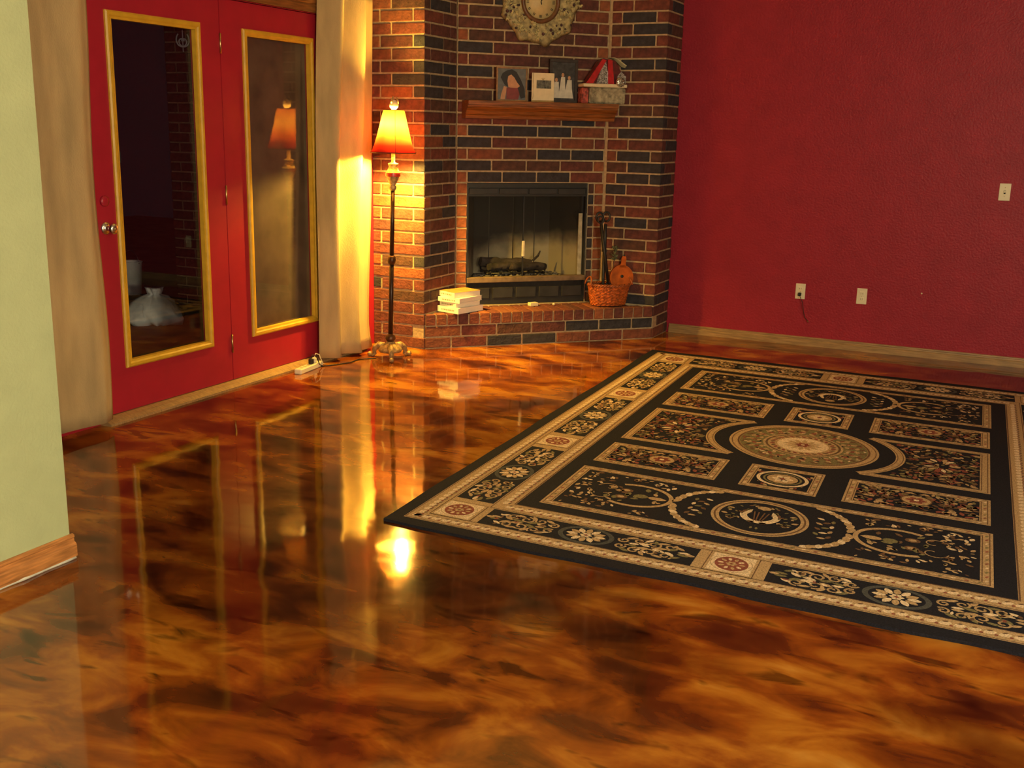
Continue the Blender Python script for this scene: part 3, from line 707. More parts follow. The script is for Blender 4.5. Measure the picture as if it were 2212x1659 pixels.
# ------------------------------------------------------------------ things on the hearth
HZ = 3*CC+.002
paper = mat('page_edges', (.85, .79, .64), .8, var=.06, scale=60, stretch=(1, 1, 14)); cov = mat('white_cover', (.86, .82, .72), .5, var=.04)
orc = mat('tan_orange_cover', (.55, .25, .07), .5, var=.1)
def book(u, w_, z, L_, Wd, T, ang, label, top=None):
    b = empty('book', FP(u, w_, z), PI/4+ang, label, 'book', 'books stacked on the hearth')
    ct = .0022
    MB().bbox(-L_/2, -Wd/2, 0, L_/2, Wd/2, ct, .0008).build('cover', cov, b)
    MB().bbox(-L_/2, -Wd/2, T-ct, L_/2, Wd/2, T, .0008).build('cover', top or cov, b)
    MB().bbox(-L_/2, -Wd/2, ct, -L_/2+ct, Wd/2, T-ct, .0004).build('spine', cov, b)
    MB().box(-L_/2+ct+.0003, -Wd/2+.003, ct+.0002, L_/2-.003, Wd/2-.003, T-ct-.0002).build('pages', paper, b)
    rnd = random.Random(int(L_*1e4)); mb = MB(); y = -Wd*.30
    while y < Wd*.32:
        w2 = rnd.uniform(.006, .016); mb.box(-L_/2-.0006, y, T*.36, -L_/2-.0002, y+w2, T*.62); y += w2+.006
    mb.build('spine_lettering', mat('faded_print', (.30, .27, .20), .6, var=0), b)
    return b
bt = .55
zc = HZ
book(.305, .115, zc, .275, .205, .042, bt, 'bottom book of the white stack, its corner over the hearth edge'); zc += .0425
book(.300, .112, zc, .235, .180, .034, bt-.12, 'smaller second book from the bottom of the white stack'); zc += .0345
book(.300, .112, zc, .265, .200, .034, bt+.06, 'third book up in the white stack, jutting out to the left'); zc += .0345
book(.300, .118, zc, .245, .175, .040, bt-.15, 'top book of the white stack with a tan orange cover', orc)
bx_ = empty('matchbox', FP(.905, .215, HZ), PI/4+.2, 'small cream box lying in the middle of the hearth', 'box')
MB().bbox(-.034, -.022, 0, .034, .022, .026, .002).build('sleeve', cream, bx_); MB().bbox(.0345, -.019, .003, .037, .019, .023, .0008).build('tray', paper, bx_)
pb = MB().sphere((0, 0, .009), .012, 8, 6, .72).build('pebble', cream, None, FP(1.07, .205, HZ)); tag(pb, 'tiny pale crumb on the hearth right of the cream box', 'pebble')

# wicker basket: stakes woven with strands
BU, BW = 1.488, .132
wk = mat('orange_wicker', (.44, .095, .014), .5, var=.35, scale=50); wk2 = mat('dark_wicker_rim', (.30, .075, .018), .5, var=.3, scale=40)
bk = empty('wicker_basket', FP(BU, BW, HZ), PI/4, 'orange oval wicker basket holding fire tools on the hearth', 'basket')
RXB, RYB, HB = .162, .104, .160
def bp_(a, z, off=0):
    k = .80+.20*(z/HB)**.7
    return ((RXB*k+off)*math.cos(a), (RYB*k+off)*math.sin(a), z)
mb = MB(); NS = 44
for j in range(13):
    z = .010+j*.0112
    mb.tube([bp_(2*PI*i/(NS*2), z, .0035*(1 if (i//2+j) % 2 else -1) if i % 2 == 0 else 0) for i in range(NS*2+1)], .0056, 5, caps=False)
mb.build('woven_wall', wk, bk)
mb = MB()
for i in range(NS): mb.tube([bp_(2*PI*i/NS, z) for z in (.006, .05, .1, .150)], .0038, 5)
mb.build('stakes', wk, bk)
MB().lathe([(.001, .004), (.8, .004), (.8, .010), (.001, .010)], 32, sx=RXB, sy=RYB).build('bottom', wk2, bk)
mb = MB()
for k_ in range(3):
    mb.tube([(lambda p_: (p_[0], p_[1], p_[2]+.007*math.sin(i*.9+k_*2.1)))(bp_(2*PI*i/96, HB, .006*math.cos(i*.9+k_*2.1))) for i in range(97)], .0065, 6, caps=False)
mb.build('rim', wk2, bk)
for sx in (-1, 1):
    mb = MB()
    mb.tube([(sx*(RXB+.012-.02*math.sin(t)), .055*math.cos(t), HB+.062*math.sin(t)) for t in [PI*i/12 for i in range(13)]], .0065, 7)
    mb.build('handle', wk2, bk)
# bellows standing in the basket
bl_o = mat('orange_wood', (.40, .085, .010), .65, var=.2, scale=18, spec=.15)
leather = mat('dark_leather', (.05, .02, .012), .6, var=.2)
be = empty('fire_bellows', FP(BU+.092, BW-.005, HZ+.105), PI/4-.25, 'orange wooden bellows with a centre hole leaning up out of the basket', 'bellows')
def pear(s_=1):
    L = []
    for i in range(40):
        a = -PI/2+.30-PI+ (2*PI-.60)*i/39
        L.append((.090*s_*math.cos(a+PI*1.0), .105+.096*s_*math.sin(a+PI*1.0)))
    return L
MB().prism(pear(), -.020, -.008, 'y').build('front_board', bl_o, be)
MB().prism(pear(.93), -.0078, .0098, 'y').build('leather_sides', leather, be)
MB().prism(pear(), .010, .022, 'y').build('rear_board', bl_o, be)
MB().prism([(-.030, .180), (.030, .180), (.017, .215), (.019, .250), (.012, .268), (-.012, .268), (-.019, .250), (-.017, .215)], -.020, .0, 'y').build('handle', bl_o, be)
MB().tube([(0, -.010, .268), (0, -.010, .283)], [.006, .004], 8).build('handle_loop', M['cord'], be)
mb = xlathe([(.001, 0), (.012, 0), (.012, .0015), (.001, .0018)], 14); mb.v = [(y, -x, z) for x, y, z in mb.v]
mb.build('air_hole', M['slot'], be, (0, -.0202, .115))
be.rotation_euler = (-.10, .10, PI/4-.25)
# tongs and shovel
tg = empty('fire_tongs', FP(BU-.005, BW+.02, HZ+.014), PI/4, 'black iron fire tongs with looped handles standing in the basket', 'fire tongs')
def loop(cx, cz, r_, sg):
    return [(cx+r_*math.cos(t), 0, cz+r_*1.25*math.sin(t)) for t in [(-PI/2+sg*.25)+sg*2*PI*i/16*.97 for i in range(17)]]
for sg in (-1, 1):
    pts = [(sg*.030, .004*sg, 0), (sg*.020, .004*sg, .20), (sg*.004, .004*sg, .36), (-sg*.008, .004*sg, .50), (-sg*.016, .004*sg, .60)]
    MB().tube(pts, [.012, .012, .015, .014, .012], 8).build('arm', M['iron'], tg)
    MB().tube([(x, .004*sg, z) for x, _, z in loop(-sg*.026, .655, .028, sg)], .0085, 8).build('loop_handle', M['iron'], tg)
MB().tube([(0, -.016, .40), (0, .016, .40)], .016, 10).build('pivot', M['iron'], tg)
tg.rotation_euler = (-.03, -.07, PI/4)
shv = empty('fire_shovel', FP(BU+.012, BW-.022, HZ+.014), PI/4, 'black iron hearth shovel leaning beside the tongs in the basket', 'shovel')
MB().prism([(-.034, 0), (.034, 0), (.040, .12), (.014, .165), (-.014, .165), (-.040, .12)], -.003, .003, 'y').build('blade', M['iron'], shv)
MB().tube([(0, 0, .15), (0, 0, .62)], [.010, .010], 8).build('shaft', M['iron'], shv)
MB().tube([(.022*math.cos(t), 0, .645+.026*math.sin(t)) for t in [-PI/2+2*PI*i/16 for i in range(17)]], .007, 7, caps=False).build('ring_handle', M['iron'], shv)
shv.rotation_euler = (-.02, -.16, PI/4)
sg_ = empty('dried_sprig', FP(BU+.045, BW+.045, HZ+.014), PI/4, 'grey green dried sprig poking up between shovel and bellows', 'sprig')
MB().tube([(0, 0, 0), (.01, .01, .2), (.022, .012, .37)], .002, 5).build('stem', mat('dry_stem', (.10, .09, .04), .8), sg_)
mb = MB(); rnd = random.Random(5)
for i in range(40):
    z = rnd.uniform(.33, .43); a = rnd.uniform(0, 2*PI); r_ = rnd.uniform(.01, .035)
    mb.tube([(.021, .012, z-.012), (.021+r_*.6*math.cos(a), .012+r_*.5*math.sin(a), z), (.021+r_*math.cos(a), .012+r_*.6*math.sin(a), z+.008)], [.0015, .005, .001], 5)
tag(mb.build('foliage', mat('dry_leaves', (.13, .14, .06), .8, var=.4, scale=40), sg_), kind='stuff')

# ------------------------------------------------------------------ plates on the red wall
def screw(parent, x, z): MB().lathe([(.001, 0), (.003, 0), (.003, .0012), (.001, .0015)], 8).build('screw', M['brass'], parent, (x, -.0062, z), (PI/2, 0, 0))
def plate(name, x, z, label, cat):
    r_ = empty(name, (x, YR-.0003, z), 0, label, cat)
    MB().bbox(-.036, -.006, -.058, .036, 0, .058, .002).build('wall_plate', M['ivory'], r_); return r_
for x, lab in ((-1.527, 'ivory outlet with a dark cord plugged in on the red wall'), (-1.082, 'ivory outlet with nothing plugged in on the red wall')):
    r_ = plate('wall_outlet', x, .409, lab, 'outlet')
    for dz in (-.020, .020):
        s_ = MB().bbox(-.0165, -.009, dz-.014, .0165, -.0062, dz+.014, .0018).build('socket', M['ivory'], r_)
        for dx in (-.006, .006): MB().box(dx-.001, -.0093, dz-.005, dx+.001, -.0091, dz+.006).build('slot', M['slot'], s_)
    screw(r_, 0, 0)
pc = empty('plugged_cord', (-1.527, YR-.009, .389), 0, 'thin dark cord with a plug hanging below the left outlet', 'cord')
MB().bbox(-.011, -.030, -.012, .011, -.0008, .012, .003).build('plug', M['cord'], pc)
MB().tube([(0, -.026, 0), (.012, -.040, -.02), (.030, -.030, -.06), (.038, -.02, -.12), (.050, -.012, -.17), (.072, -.010, -.195)], .0028, 6).build('cable', M['cord'], pc)
MB().tube([(.072, -.010, -.195), (.080, -.010, -.205)], .005, 6).build('connector', M['brass'], pc)
r_ = plate('light_switch', -.213, 1.200, 'ivory light switch plate high on the red wall at right', 'light switch')
MB().bbox(-.005, -.018, -.004, .005, -.0062, .012, .0015).build('toggle', M['ivory'], r_); MB().box(-.006, -.0066, -.013, .006, -.0061, .013).build('slot', M['slot'], r_)
screw(r_, 0, .030); screw(r_, 0, -.030)
an = MB().lathe([(.001, 0), (.006, 0), (.005, .003), (.001, .004)], 10).build('wall_anchor', M['ivory'], None, (-.673, YR-.0003, .463), (PI/2, 0, 0)); tag(an, 'tiny white wall anchor between outlet and switch', 'anchor')

# ------------------------------------------------------------------ power strip and lamp cord
ps = empty('power_strip', (-4.128, 5.545, 0.0), math.atan2(.265, -.035), 'ivory power strip with plugs on the floor beside the curtain', 'power strip')
MB().bbox(-.145, -.026, 0, .145, .026, .034, .005).build('housing', M['ivory'], ps)
for i in range(5): MB().box(-.095+.042*i-.011, -.012, .0338, -.095+.042*i+.011, .012, .0346).build('socket', mat('ivory_dark', (.40, .34, .22), .5, var=0), ps)
for x, mm in ((.031, M['cord']), (.073, M['ivory'])):
    pl = MB().bbox(x-.014, -.014, .0347, x+.014, .014, .068, .004).build('plug', mm, ps)
    MB().tube([(x, 0, .066), (x+.008, -.006, .095), (x+.03, -.02, .085), (x+.06, -.03, .02), (x+.10, -.03, .004)], .003, 6).build('plug_cable', mm, pl)
lc = MB().tube([(-4.115, 5.66, .0045), (-4.06, 5.76, .004), (-4.02, 5.86, .004), (-4.03, 5.97, .004), (-3.98, 6.03, .004), (-3.945, 6.06, .004)], .0035, 6).build('lamp_cord', M['cord'])
tag(lc, 'dark lamp cord lying on the floor along the curtain hem', 'cord')
# ------------------------------------------------------------------ rug
RO = Vector((-2.162, 3.419, 0)); RU = Vector((.99986, -.0166, 0)); RV = Vector((-.0447, .999, 0))
CU, CV = 1.322, 1.965
RM = {k: i for i, k in enumerate(('navy', 'tan', 'cream', 'red', 'olive', 'brown', 'grey'))}
def wool(name, c, var=.22): return mat('rug_'+name, c, rough=.95, var=var, scale=160, spec=.15, bump=.5, bscale=400, detail=2)
RMATS = [wool('navy', (.014, .014, .021)), wool('tan', (.48, .315, .16)), wool('cream', (.74, .56, .36)), wool('red', (.26, .075, .05)), wool('olive', (.20, .165, .075)), wool('brown', (.16, .085, .045)), wool('grey', (.075, .075, .070))]
class Rug(MB):
    def P(s, u, v, layer): 
        p_ = RU*u + RV*v; return (p_.x, p_.y, .0125+.00035*layer)
    def poly(s, pts, mk, layer):
        b = len(s.v); s.cur = RM[mk]
        for u, v in pts: s.v.append(s.P(u, v, layer))
        s.face(list(range(b, b+len(pts))))
    def rect(s, u0, v0, u1, v1, mk, layer): s.poly([(u0, v0), (u1, v0), (u1, v1), (u0, v1)], mk, layer)
    def frame(s, u0, v0, u1, v1, w_, mk, layer):
        s.rect(u0, v0, u1, v0+w_, mk, layer); s.rect(u0, v1-w_, u1, v1, mk, layer)
        s.rect(u0, v0+w_, u0+w_, v1-w_, mk, layer); s.rect(u1-w_, v0+w_, u1, v1-w_, mk, layer)
    def ring(s, cu, cv, ru, rv, w_, mk, layer, a0=0, a1=2*PI, n=56):
        for i in range(n):
            t0, t1 = a0+(a1-a0)*i/n, a0+(a1-a0)*(i+1)/n
            s.poly([(cu+ru*math.cos(t0), cv+rv*math.sin(t0)), (cu+ru*math.cos(t1), cv+rv*math.sin(t1)),
                    (cu+(ru-w_)*math.cos(t1), cv+(rv-w_)*math.sin(t1)), (cu+(ru-w_)*math.cos(t0), cv+(rv-w_)*math.sin(t0))], mk, layer)
    def disc(s, cu, cv, ru, rv, mk, layer, n=36): s.poly(ell(cu, cv, ru, rv, n), mk, layer)
    def leaf(s, cu, cv, a, L, W, mk, layer):
        ca, sa = math.cos(a), math.sin(a)
        s.poly([(cu+ca*x*L-sa*y*W, cv+sa*x*L+ca*y*W) for x, y in ((-.5, 0), (-.25, -.42), (.1, -.5), (.35, -.28), (.5, 0), (.35, .28), (.1, .5), (-.25, .42))], mk, layer)
    def vine(s, pts, w_, mk, layer):
        for (a, b) in zip(pts, pts[1:]):
            d = (b[0]-a[0], b[1]-a[1]); l_ = math.hypot(*d) or 1; nx, ny = -d[1]/l_*w_/2, d[0]/l_*w_/2
            s.poly([(a[0]+nx, a[1]+ny), (a[0]-nx, a[1]-ny), (b[0]-nx, b[1]-ny), (b[0]+nx, b[1]+ny)], mk, layer)
    def spiral(s, cu, cv, r_, a0, sg, mk, layer, w_=.010, turns=1.3):
        s.vine([(cu+r_*(1-.75*i/16)*math.cos(a0+sg*turns*2*PI*i/16), cv+r_*(1-.75*i/16)*math.sin(a0+sg*turns*2*PI*i/16)) for i in range(17)], w_, mk, layer)
    def floret(s, cu, cv, r_, mk, mc, layer, n=6, rot=0):
        for i in range(n):
            a = rot+2*PI*i/n; s.leaf(cu+r_*.55*math.cos(a), cv+r_*.55*math.sin(a), a, r_*.95, r_*.62, mk, layer)
        s.disc(cu, cv, r_*.28, r_*.28, mc, layer+1, 8)
rg = Rug(); rnd = random.Random(21)
U0, U1, V0, V1 = .006, 2*CU-.006, .09, 2*CV-.09
def mir(fn, ax):           # run a drawing in both halves / quarters
    for su in ((1, -1) if 'u' in ax else (1,)):
        for sv in ((1, -1) if 'v' in ax else (1,)):
            fn(lambda u, v: (CU+su*(u-CU), CV+sv*(v-CV)), su, sv)
# tan carpet of the border zone, dark field inside
rg.rect(U0, V0, U1, V1, 'tan', 1)
rg.rect(.360, .447, 2*CU-.360, 2*CV-.447, 'navy', 2)
# guard bands: thin brown outlines and a running wave
for d0, d1, e0, e1 in ((.012, .086, .012, .076), (.276, .350, .262, .352)):
    for off in (d0, d1-.005):
        pass
def guard(a, b, n, horiz, c0):
    st = (b-a)/n
    for i in range(n):
        t = a+st*(i+.5)
        u, v = (t, c0) if horiz else (c0, t)
        an = .45 if horiz else PI/2-.45
        rg.leaf(u, v, an, st*1.02, .030, 'cream', 3); rg.leaf(u+(.0 if horiz else .014), v+(.014 if horiz else 0), an, st*.5, .010, 'brown', 4)
        rg.disc(u+(st*.42 if horiz else .012), v+(-.013 if horiz else st*.42), .0065, .0065, 'red', 4, 6)
for c0 in (V0+.042, 2*CV-V0-.042): guard(U0+.02, U1-.02, 58, True, c0)
for c0 in (.400, 2*CV-.400): guard(.33, 2*CU-.33, 46, True, c0)
for c0 in (U0+.046, 2*CU-U0-.046): guard(V0+.02, 2*CV-V0-.02, 84, False, c0)
for c0 in (.318, 2*CU-.318): guard(.42, 2*CV-.42, 68, False, c0)
for q in (.004, .080):
    rg.frame(U0+q, V0+q, U1-q, V1-q, .004, 'brown', 3)
rg.frame(.277, .357, 2*CU-.277, 2*CV-.357, .004, 'brown', 3); rg.frame(.352, .440, 2*CU-.352, 2*CV-.440, .006, 'brown', 3)
# cream squares with red ovals
def csquare(cu, cv, hu=.094, hv=.096):
    rg.rect(cu-hu, cv-hv, cu+hu, cv+hv, 'brown', 3); rg.rect(cu-hu+.004, cv-hv+.004, cu+hu-.004, cv+hv-.004, 'tan', 4)
    rg.rect(cu-hu+.014, cv-hv+.012, cu+hu-.014, cv+hv-.012, 'cream', 5)
    rg.ring(cu, cv, .078, .080, .003, 'tan', 6); rg.disc(cu, cv, .062, .066, 'red', 6)
    for i in range(10):
        a = 2*PI*i/10; rg.leaf(cu+.040*math.cos(a), cv+.042*math.sin(a), a, .026, .014, 'cream' if i % 2 else 'tan', 7)
    rg.floret(cu, cv, .022, 'tan', 'red', 7)
SQ_U = (.178, CU, 2*CU-.178); SQ_V = (.265, 1.395, 2*CV-1.395, 2*CV-.265)
for u in SQ_U:
    for v in (SQ_V[0], SQ_V[-1]): csquare(u, v)
for v in SQ_V[1:3]:
    for u in (SQ_U[0], SQ_U[2]): csquare(u, v)
# border panels with arabesque; length along t, half width hw
def arabesque(cu, cv, hl, hw, horiz):
    def T(t, s): return (cu+t, cv+s) if horiz else (cu+s, cv+t)
    A = 0 if horiz else PI/2
    def lf(t, s, a, L, W, mk, ly): u, v = T(t, s); rg.leaf(u, v, (a if horiz else PI/2-a), L, W, mk, ly)
    u, v = T(0, 0)
    a0, a1 = T(-hl, -hw), T(hl, hw)
    rg.rect(min(a0[0], a1[0]), min(a0[1], a1[1]), max(a0[0], a1[0]), max(a0[1], a1[1]), 'navy', 3)
    rg.disc(u, v, .115 if horiz else .088, .088 if horiz else .115, 'grey', 4); rg.disc(u, v, .095 if horiz else .07, .07 if horiz else .095, 'navy', 5)
    for i in range(12):
        a = 2*PI*i/12; lf(.058*math.cos(a), .045*math.sin(a), a, .05, .026, 'tan' if i % 2 else 'cream', 6)
    rg.floret(u, v, .026, 'cream', 'red', 7)
    for st in (-1, 1):
        for ss in (-1, 1):
            for t, s, r_, tw in ((.150, .030, .024, 1), (.210, .048, .026, -1), (.270, .038, .032, 1), (.335, .045, .028, -1)):
                if t > hl-.04: continue
                uu, vv = T(st*t, ss*s); rg.spiral(uu, vv, r_, rnd.uniform(0, 6), tw*st*ss, 'tan', 4, .009, 1.2)
            for t, s, a, L, W in ((.175, .062, .5, .05, .020), (.235, .018, -.4, .055, .022), (.245, .066, .9, .045, .018), (.300, .012, .25, .06, .022), (.305, .064, .2, .05, .018), (.345, .022, .6, .05, .022), (.372, .046, -.5, .045, .018), (.395, .012, .1, .05, .018), (.195, .010, .1, .045, .018)):
                if t < hl-.02: lf(st*t, ss*s, st*ss*a, L, W, rnd.choice(('tan', 'tan', 'cream', 'olive')), 5)
            for i in range(7):
                lf(st*rnd.uniform(.15, hl-.05), ss*rnd.uniform(.005, hw-.02), rnd.uniform(0, 3), rnd.uniform(.018, .032), rnd.uniform(.010, .016), rnd.choice(('tan', 'cream', 'red', 'brown', 'olive')), 6)
        lf(st*.42, 0, 0, .04, .02, 'tan', 5)
for su in (-1, 1):
    for sv in (-1, 1): arabesque(CU+su*.577, CV+sv*(CV-.262), .442, .088, True)
for su in (-1, 1):
    for v, hl in ((.826, .424), (CV, .424), (2*CV-.826, .424)): arabesque(CU+su*(CU-.184), v, hl, .088, False)
# generic floral filling (mirrored in u about centre c)
def flowers(u0, v0, u1, v1, n, seed, mirror=True, dens=('tan', 'brown', 'olive', 'red', 'cream'), ok=lambda u, v: True, ly=6, big=1.0):
    r = random.Random(seed); cu = (u0+u1)/2
    for i in range(n):
        u, v = r.uniform(u0, cu if mirror else u1), r.uniform(v0, v1); a = r.uniform(0, 2*PI); L = r.uniform(.024, .050)*big; W = L*r.uniform(.4, .6); mk = r.choice(dens)
        for sg in ((1, -1) if mirror else (1,)):
            uu = u if sg == 1 else 2*cu-u; aa = a if sg == 1 else PI-a
            if ok(uu, v): rg.leaf(uu, v, aa, L, W, mk, ly+(i % 2))
def panel(u0, v0, u1, v1, w_=.046):
    rg.frame(u0, v0, u1, v1, w_, 'tan', 4); rg.frame(u0+w_*.22, v0+w_*.22, u1-w_*.22, v1-w_*.22, .004, 'brown', 5); rg.frame(u0+w_*.80, v0+w_*.80, u1-w_*.80, v1-w_*.80, .004, 'brown', 5)
    n = int((u1-u0)/.045)
    for i in range(n):
        t = u0+w_*.5+(u1-u0-w_)*(i+.5)/n
        for v in (v0+w_*.5, v1-w_*.5): rg.leaf(t, v, .5, .022, .010, ('cream', 'red', 'olive')[i % 3], 6)
    n = int((v1-v0)/.045)
    for i in range(n):
        t = v0+w_*.5+(v1-v0-w_)*(i+.5)/n
        for u in (u0+w_*.5, u1-w_*.5): rg.leaf(u, t, 1.0, .022, .010, ('cream', 'red', 'olive')[i % 3], 6)
for sv in (-1, 1):
    VV = lambda v: CV+sv*(CV-v) if sv == 1 else v
    # long panel with lyre medallion, laurels and end ovals
    a_, b_ = sorted((VV(.517), VV(1.092))); panel(.437, a_, 2*CU-.437, b_); vc = VV(.805)
    rg.ring(CU, vc, .200, .212, .034, 'tan', 5); rg.ring(CU, vc, .188, .200, .008, 'brown', 6)
    flowers(CU-.15, vc-.14, CU+.15, vc+.14, 34, 5, dens=('tan', 'brown', 'olive'), ok=lambda u, v: .06 < math.hypot(u-CU, v-vc) < .15, big=.8)
    rg.ring(CU, vc-sv*.02, .084, .095, .030, 'cream', 7, (PI if sv == -1 else 0), (2*PI if sv == -1 else PI), 20)
    rg.leaf(CU-.058, vc-sv*.035, 1.9*sv, .10, .022, 'cream', 8); rg.leaf(CU+.058, vc-sv*.035, PI-1.9*sv, .10, .022, 'cream', 8)
    for dx in (-.03, -.012, .012, .03): rg.vine([(CU+dx*.5, vc+sv*.05), (CU+dx, vc-sv*.06)], .006, 'brown', 8)
    rg.leaf(CU, vc-sv*.115, PI/2, .05, .06, 'tan', 7)
    for su in (-1, 1):
        for i in range(30):      # laurel arcs hugging the ring
            t = -1.18+2.36*i/29; r1 = .365
            if abs(t) > .12:
                u, v = CU+su*r1*math.cos(t*.8), vc+.245*math.sin(t*1.05)
                rg.leaf(u, v, (PI/2+t*.5)*su+(.5 if i % 2 else -.5), .062*(1-.3*abs(t)), .030, 'tan' if i % 3 else 'cream', 5+i % 2)
        for i in range(12): 
            t = -1+2*(i+.5)/12; rg.leaf(CU+su*(.262+.03*math.sin(i*2.1)), vc+.12*t, i*1.1, .036, .018, ('tan', 'brown', 'olive', 'cream')[i % 4], 6)
        ou = CU+su*.545
        rg.ring(ou, vc, .170, .145, .018, 'tan', 5, .35 if su == -1 else PI+.35, 2*PI-.35+(0 if su == -1 else PI) if False else (.35 if su == -1 else PI+.35)+2*PI-.7, 40) if False else None
        a0 = -2.2 if su == 1 else PI-2.2
        rg.ring(ou, vc, .172, .145, .020, 'tan', 5, (PI if su == 1 else 0)-2.1, (PI if su == 1 else 0)+2.1, 40)
        rg.leaf(ou-su*.10, vc, 0, .09, .040, 'tan', 6); rg.leaf(ou-su*.03, vc, 0, .07, .05, 'olive', 6)
        for dv in (-.045, .045): rg.disc(ou+su*.05, vc+dv, .030, .024, 'brown', 6, 12); rg.disc(ou+su*.05, vc+dv, .016, .013, 'tan', 7, 10)
        rg.spiral(ou+su*.13, vc+.05, .055, 0 if su == 1 else PI, su, 'tan', 6, .005, .8); rg.spiral(ou+su*.13, vc-.05, .055, 0 if su == 1 else PI, -su, 'tan', 6, .005, .8)
        flowers(ou-.12, vc-.10, ou+.12, vc+.10, 20, 31+su, dens=('brown', 'olive', 'tan'), mirror=False)
        u_in, u_out = sorted((CU+su*.40, CU+su*.82))
        flowers(u_in, vc-.225, u_out, vc+.225, 190, 41, mirror=False, dens=('tan', 'tan', 'cream', 'brown'), ok=lambda u, v: ((u-ou)/.19)**2+((v-vc)/.16)**2 > 1.0, big=.75)
    # two small side panels and the little square
    a_, b_ = sorted((VV(1.187), VV(1.530))); vm = (a_+b_)/2
    for u0, u1 in ((.445, 1.040), (2*CU-1.040, 2*CU-.445)):
        panel(u0, a_, u1, b_, .044); flowers(u0+.055, a_+.055, u1-.055, b_-.055, 100, 61, dens=('tan', 'brown', 'olive', 'tan', 'red')); uc = (u0+u1)/2
        rg.disc(uc, vm, .062, .058, 'tan', 9, 18); rg.floret(uc, vm, .045, 'red', 'cream', 10); rg.ring(uc, vm, .066, .062, .006, 'brown', 10)
    panel(1.150, a_, 2*CU-1.150, b_, .044); flowers(1.20, a_+.05, 2*CU-1.20, b_-.05, 26, 71, dens=('brown', 'olive', 'tan', 'red'))
    rg.disc(CU, vm, .125, .120, 'navy', 8); rg.ring(CU, vm, .118, .113, .017, 'cream', 9); rg.ring(CU, vm, .088, .085, .010, 'olive', 9); rg.disc(CU, vm, .070, .067, 'tan', 9); rg.floret(CU, vm, .050, 'cream', 'red', 10)
# side panels with concave ends around the centre medallion
RA, AO = .42, .076
v0, v1 = 1.622, 2*CV-1.622; hv_ = CV-v0; tip = math.sqrt(RA*RA-hv_*hv_); am = math.asin(hv_/RA)
for su in (-1, 1):
    cu_ = CU+su*AO; base = PI if su == -1 else 0
    def R4(u0, v0_, u1, v1_, mk, ly):     # u measured outward from the rug centre
        a, b = sorted((CU+su*u0, CU+su*u1)); rg.rect(a, v0_, b, v1_, mk, ly)
    UO = CU-.445; UT = AO+tip-.006
    R4(UT, v0, UO, v0+.044, 'tan', 4); R4(UT, v1-.044, UO, v1, 'tan', 4); R4(UO-.045, v0+.044, UO, v1-.044, 'tan', 4)
    R4(UT+.03, v0+.009, UO-.009, v0+.013, 'brown', 5); R4(UT+.03, v1-.013, UO-.009, v1-.009, 'brown', 5); R4(UO-.013, v0+.01, UO-.009, v1-.01, 'brown', 5)
    R4(UT+.05, v0+.034, UO-.035, v0+.038, 'brown', 5); R4(UT+.05, v1-.038, UO-.035, v1-.034, 'brown', 5); R4(UO-.039, v0+.035, UO-.035, v1-.035, 'brown', 5)
    rg.ring(cu_, CV, RA, RA, .045, 'tan', 5, base-am, base+am, 44); rg.ring(cu_, CV, RA-.008, RA-.008, .004, 'brown', 6, base-am*.97, base+am*.97, 44); rg.ring(cu_, CV, RA-.034, RA-.034, .004, 'brown', 6, base-am, base+am, 44)
    ua, ub = sorted((CU+su*.30, CU+su*(UO-.055)))
    flowers(ua, v0+.055, ub, v1-.055, 480, 81, mirror=False, dens=('tan', 'brown', 'olive', 'red', 'brown'), ok=lambda u, v: math.hypot(u-cu_, v-CV) > RA+.015, big=.95)
    uc = CU+su*.66
    for i in range(14):
        a = 2*PI*i/14; rg.leaf(uc+.06*math.cos(a), CV+.09*math.sin(a), a, .055, .022, ('tan', 'red', 'cream')[i % 3], 8)
# centre medallion
rg.disc(CU, CV, .372, .372, 'tan', 4, 72); rg.ring(CU, CV, .330, .330, .010, 'brown', 5, n=72); rg.ring(CU, CV, .360, .360, .005, 'brown', 5, n=72); rg.disc(CU, CV, .318, .318, 'olive', 6, 64)
r = random.Random(99)
for i in range(26):
    a = 2*PI*i/26
    for rr, mk, L in ((.292, 'brown', .050), (.270, 'tan', .045), (.246, 'red', .042), (.222, 'tan', .036)):
        rg.leaf(CU+rr*math.cos(a+rr*9), CV+rr*math.sin(a+rr*9), a+r.uniform(-1, 1), L, .022, mk, 7+(i % 2))
for i in range(90):
    a = r.uniform(0, 2*PI); rr = r.uniform(.20, .31); rg.leaf(CU+rr*math.cos(a), CV+rr*math.sin(a), r.uniform(0, 6), .026, .012, r.choice(('navy', 'cream', 'tan', 'red')), 9)
rg.ring(CU, CV, .200, .200, .012, 'tan', 9); rg.ring(CU, CV, .186, .186, .008, 'brown', 9); rg.disc(CU, CV, .176, .176, 'tan', 9, 48)
for i in range(30):
    a = 2*PI*i/30; rg.leaf(CU+.152*math.cos(a), CV+.152*math.sin(a), a+.8, .036, .018, ('red', 'brown')[i % 2], 10)
rg.disc(CU, CV, .128, .128, 'cream', 11, 40)
for i in range(12): a = 2*PI*i/12; rg.leaf(CU+.06*math.cos(a), CV+.06*math.sin(a), a, .07, .026, 'tan', 12)
rg.floret(CU, CV, .04, 'red', 'cream', 13)
rr_ = empty('area_rug', (RO.x, RO.y, 0), 0, 'large dark navy area rug with tan medallion pattern on the floor', 'rug')
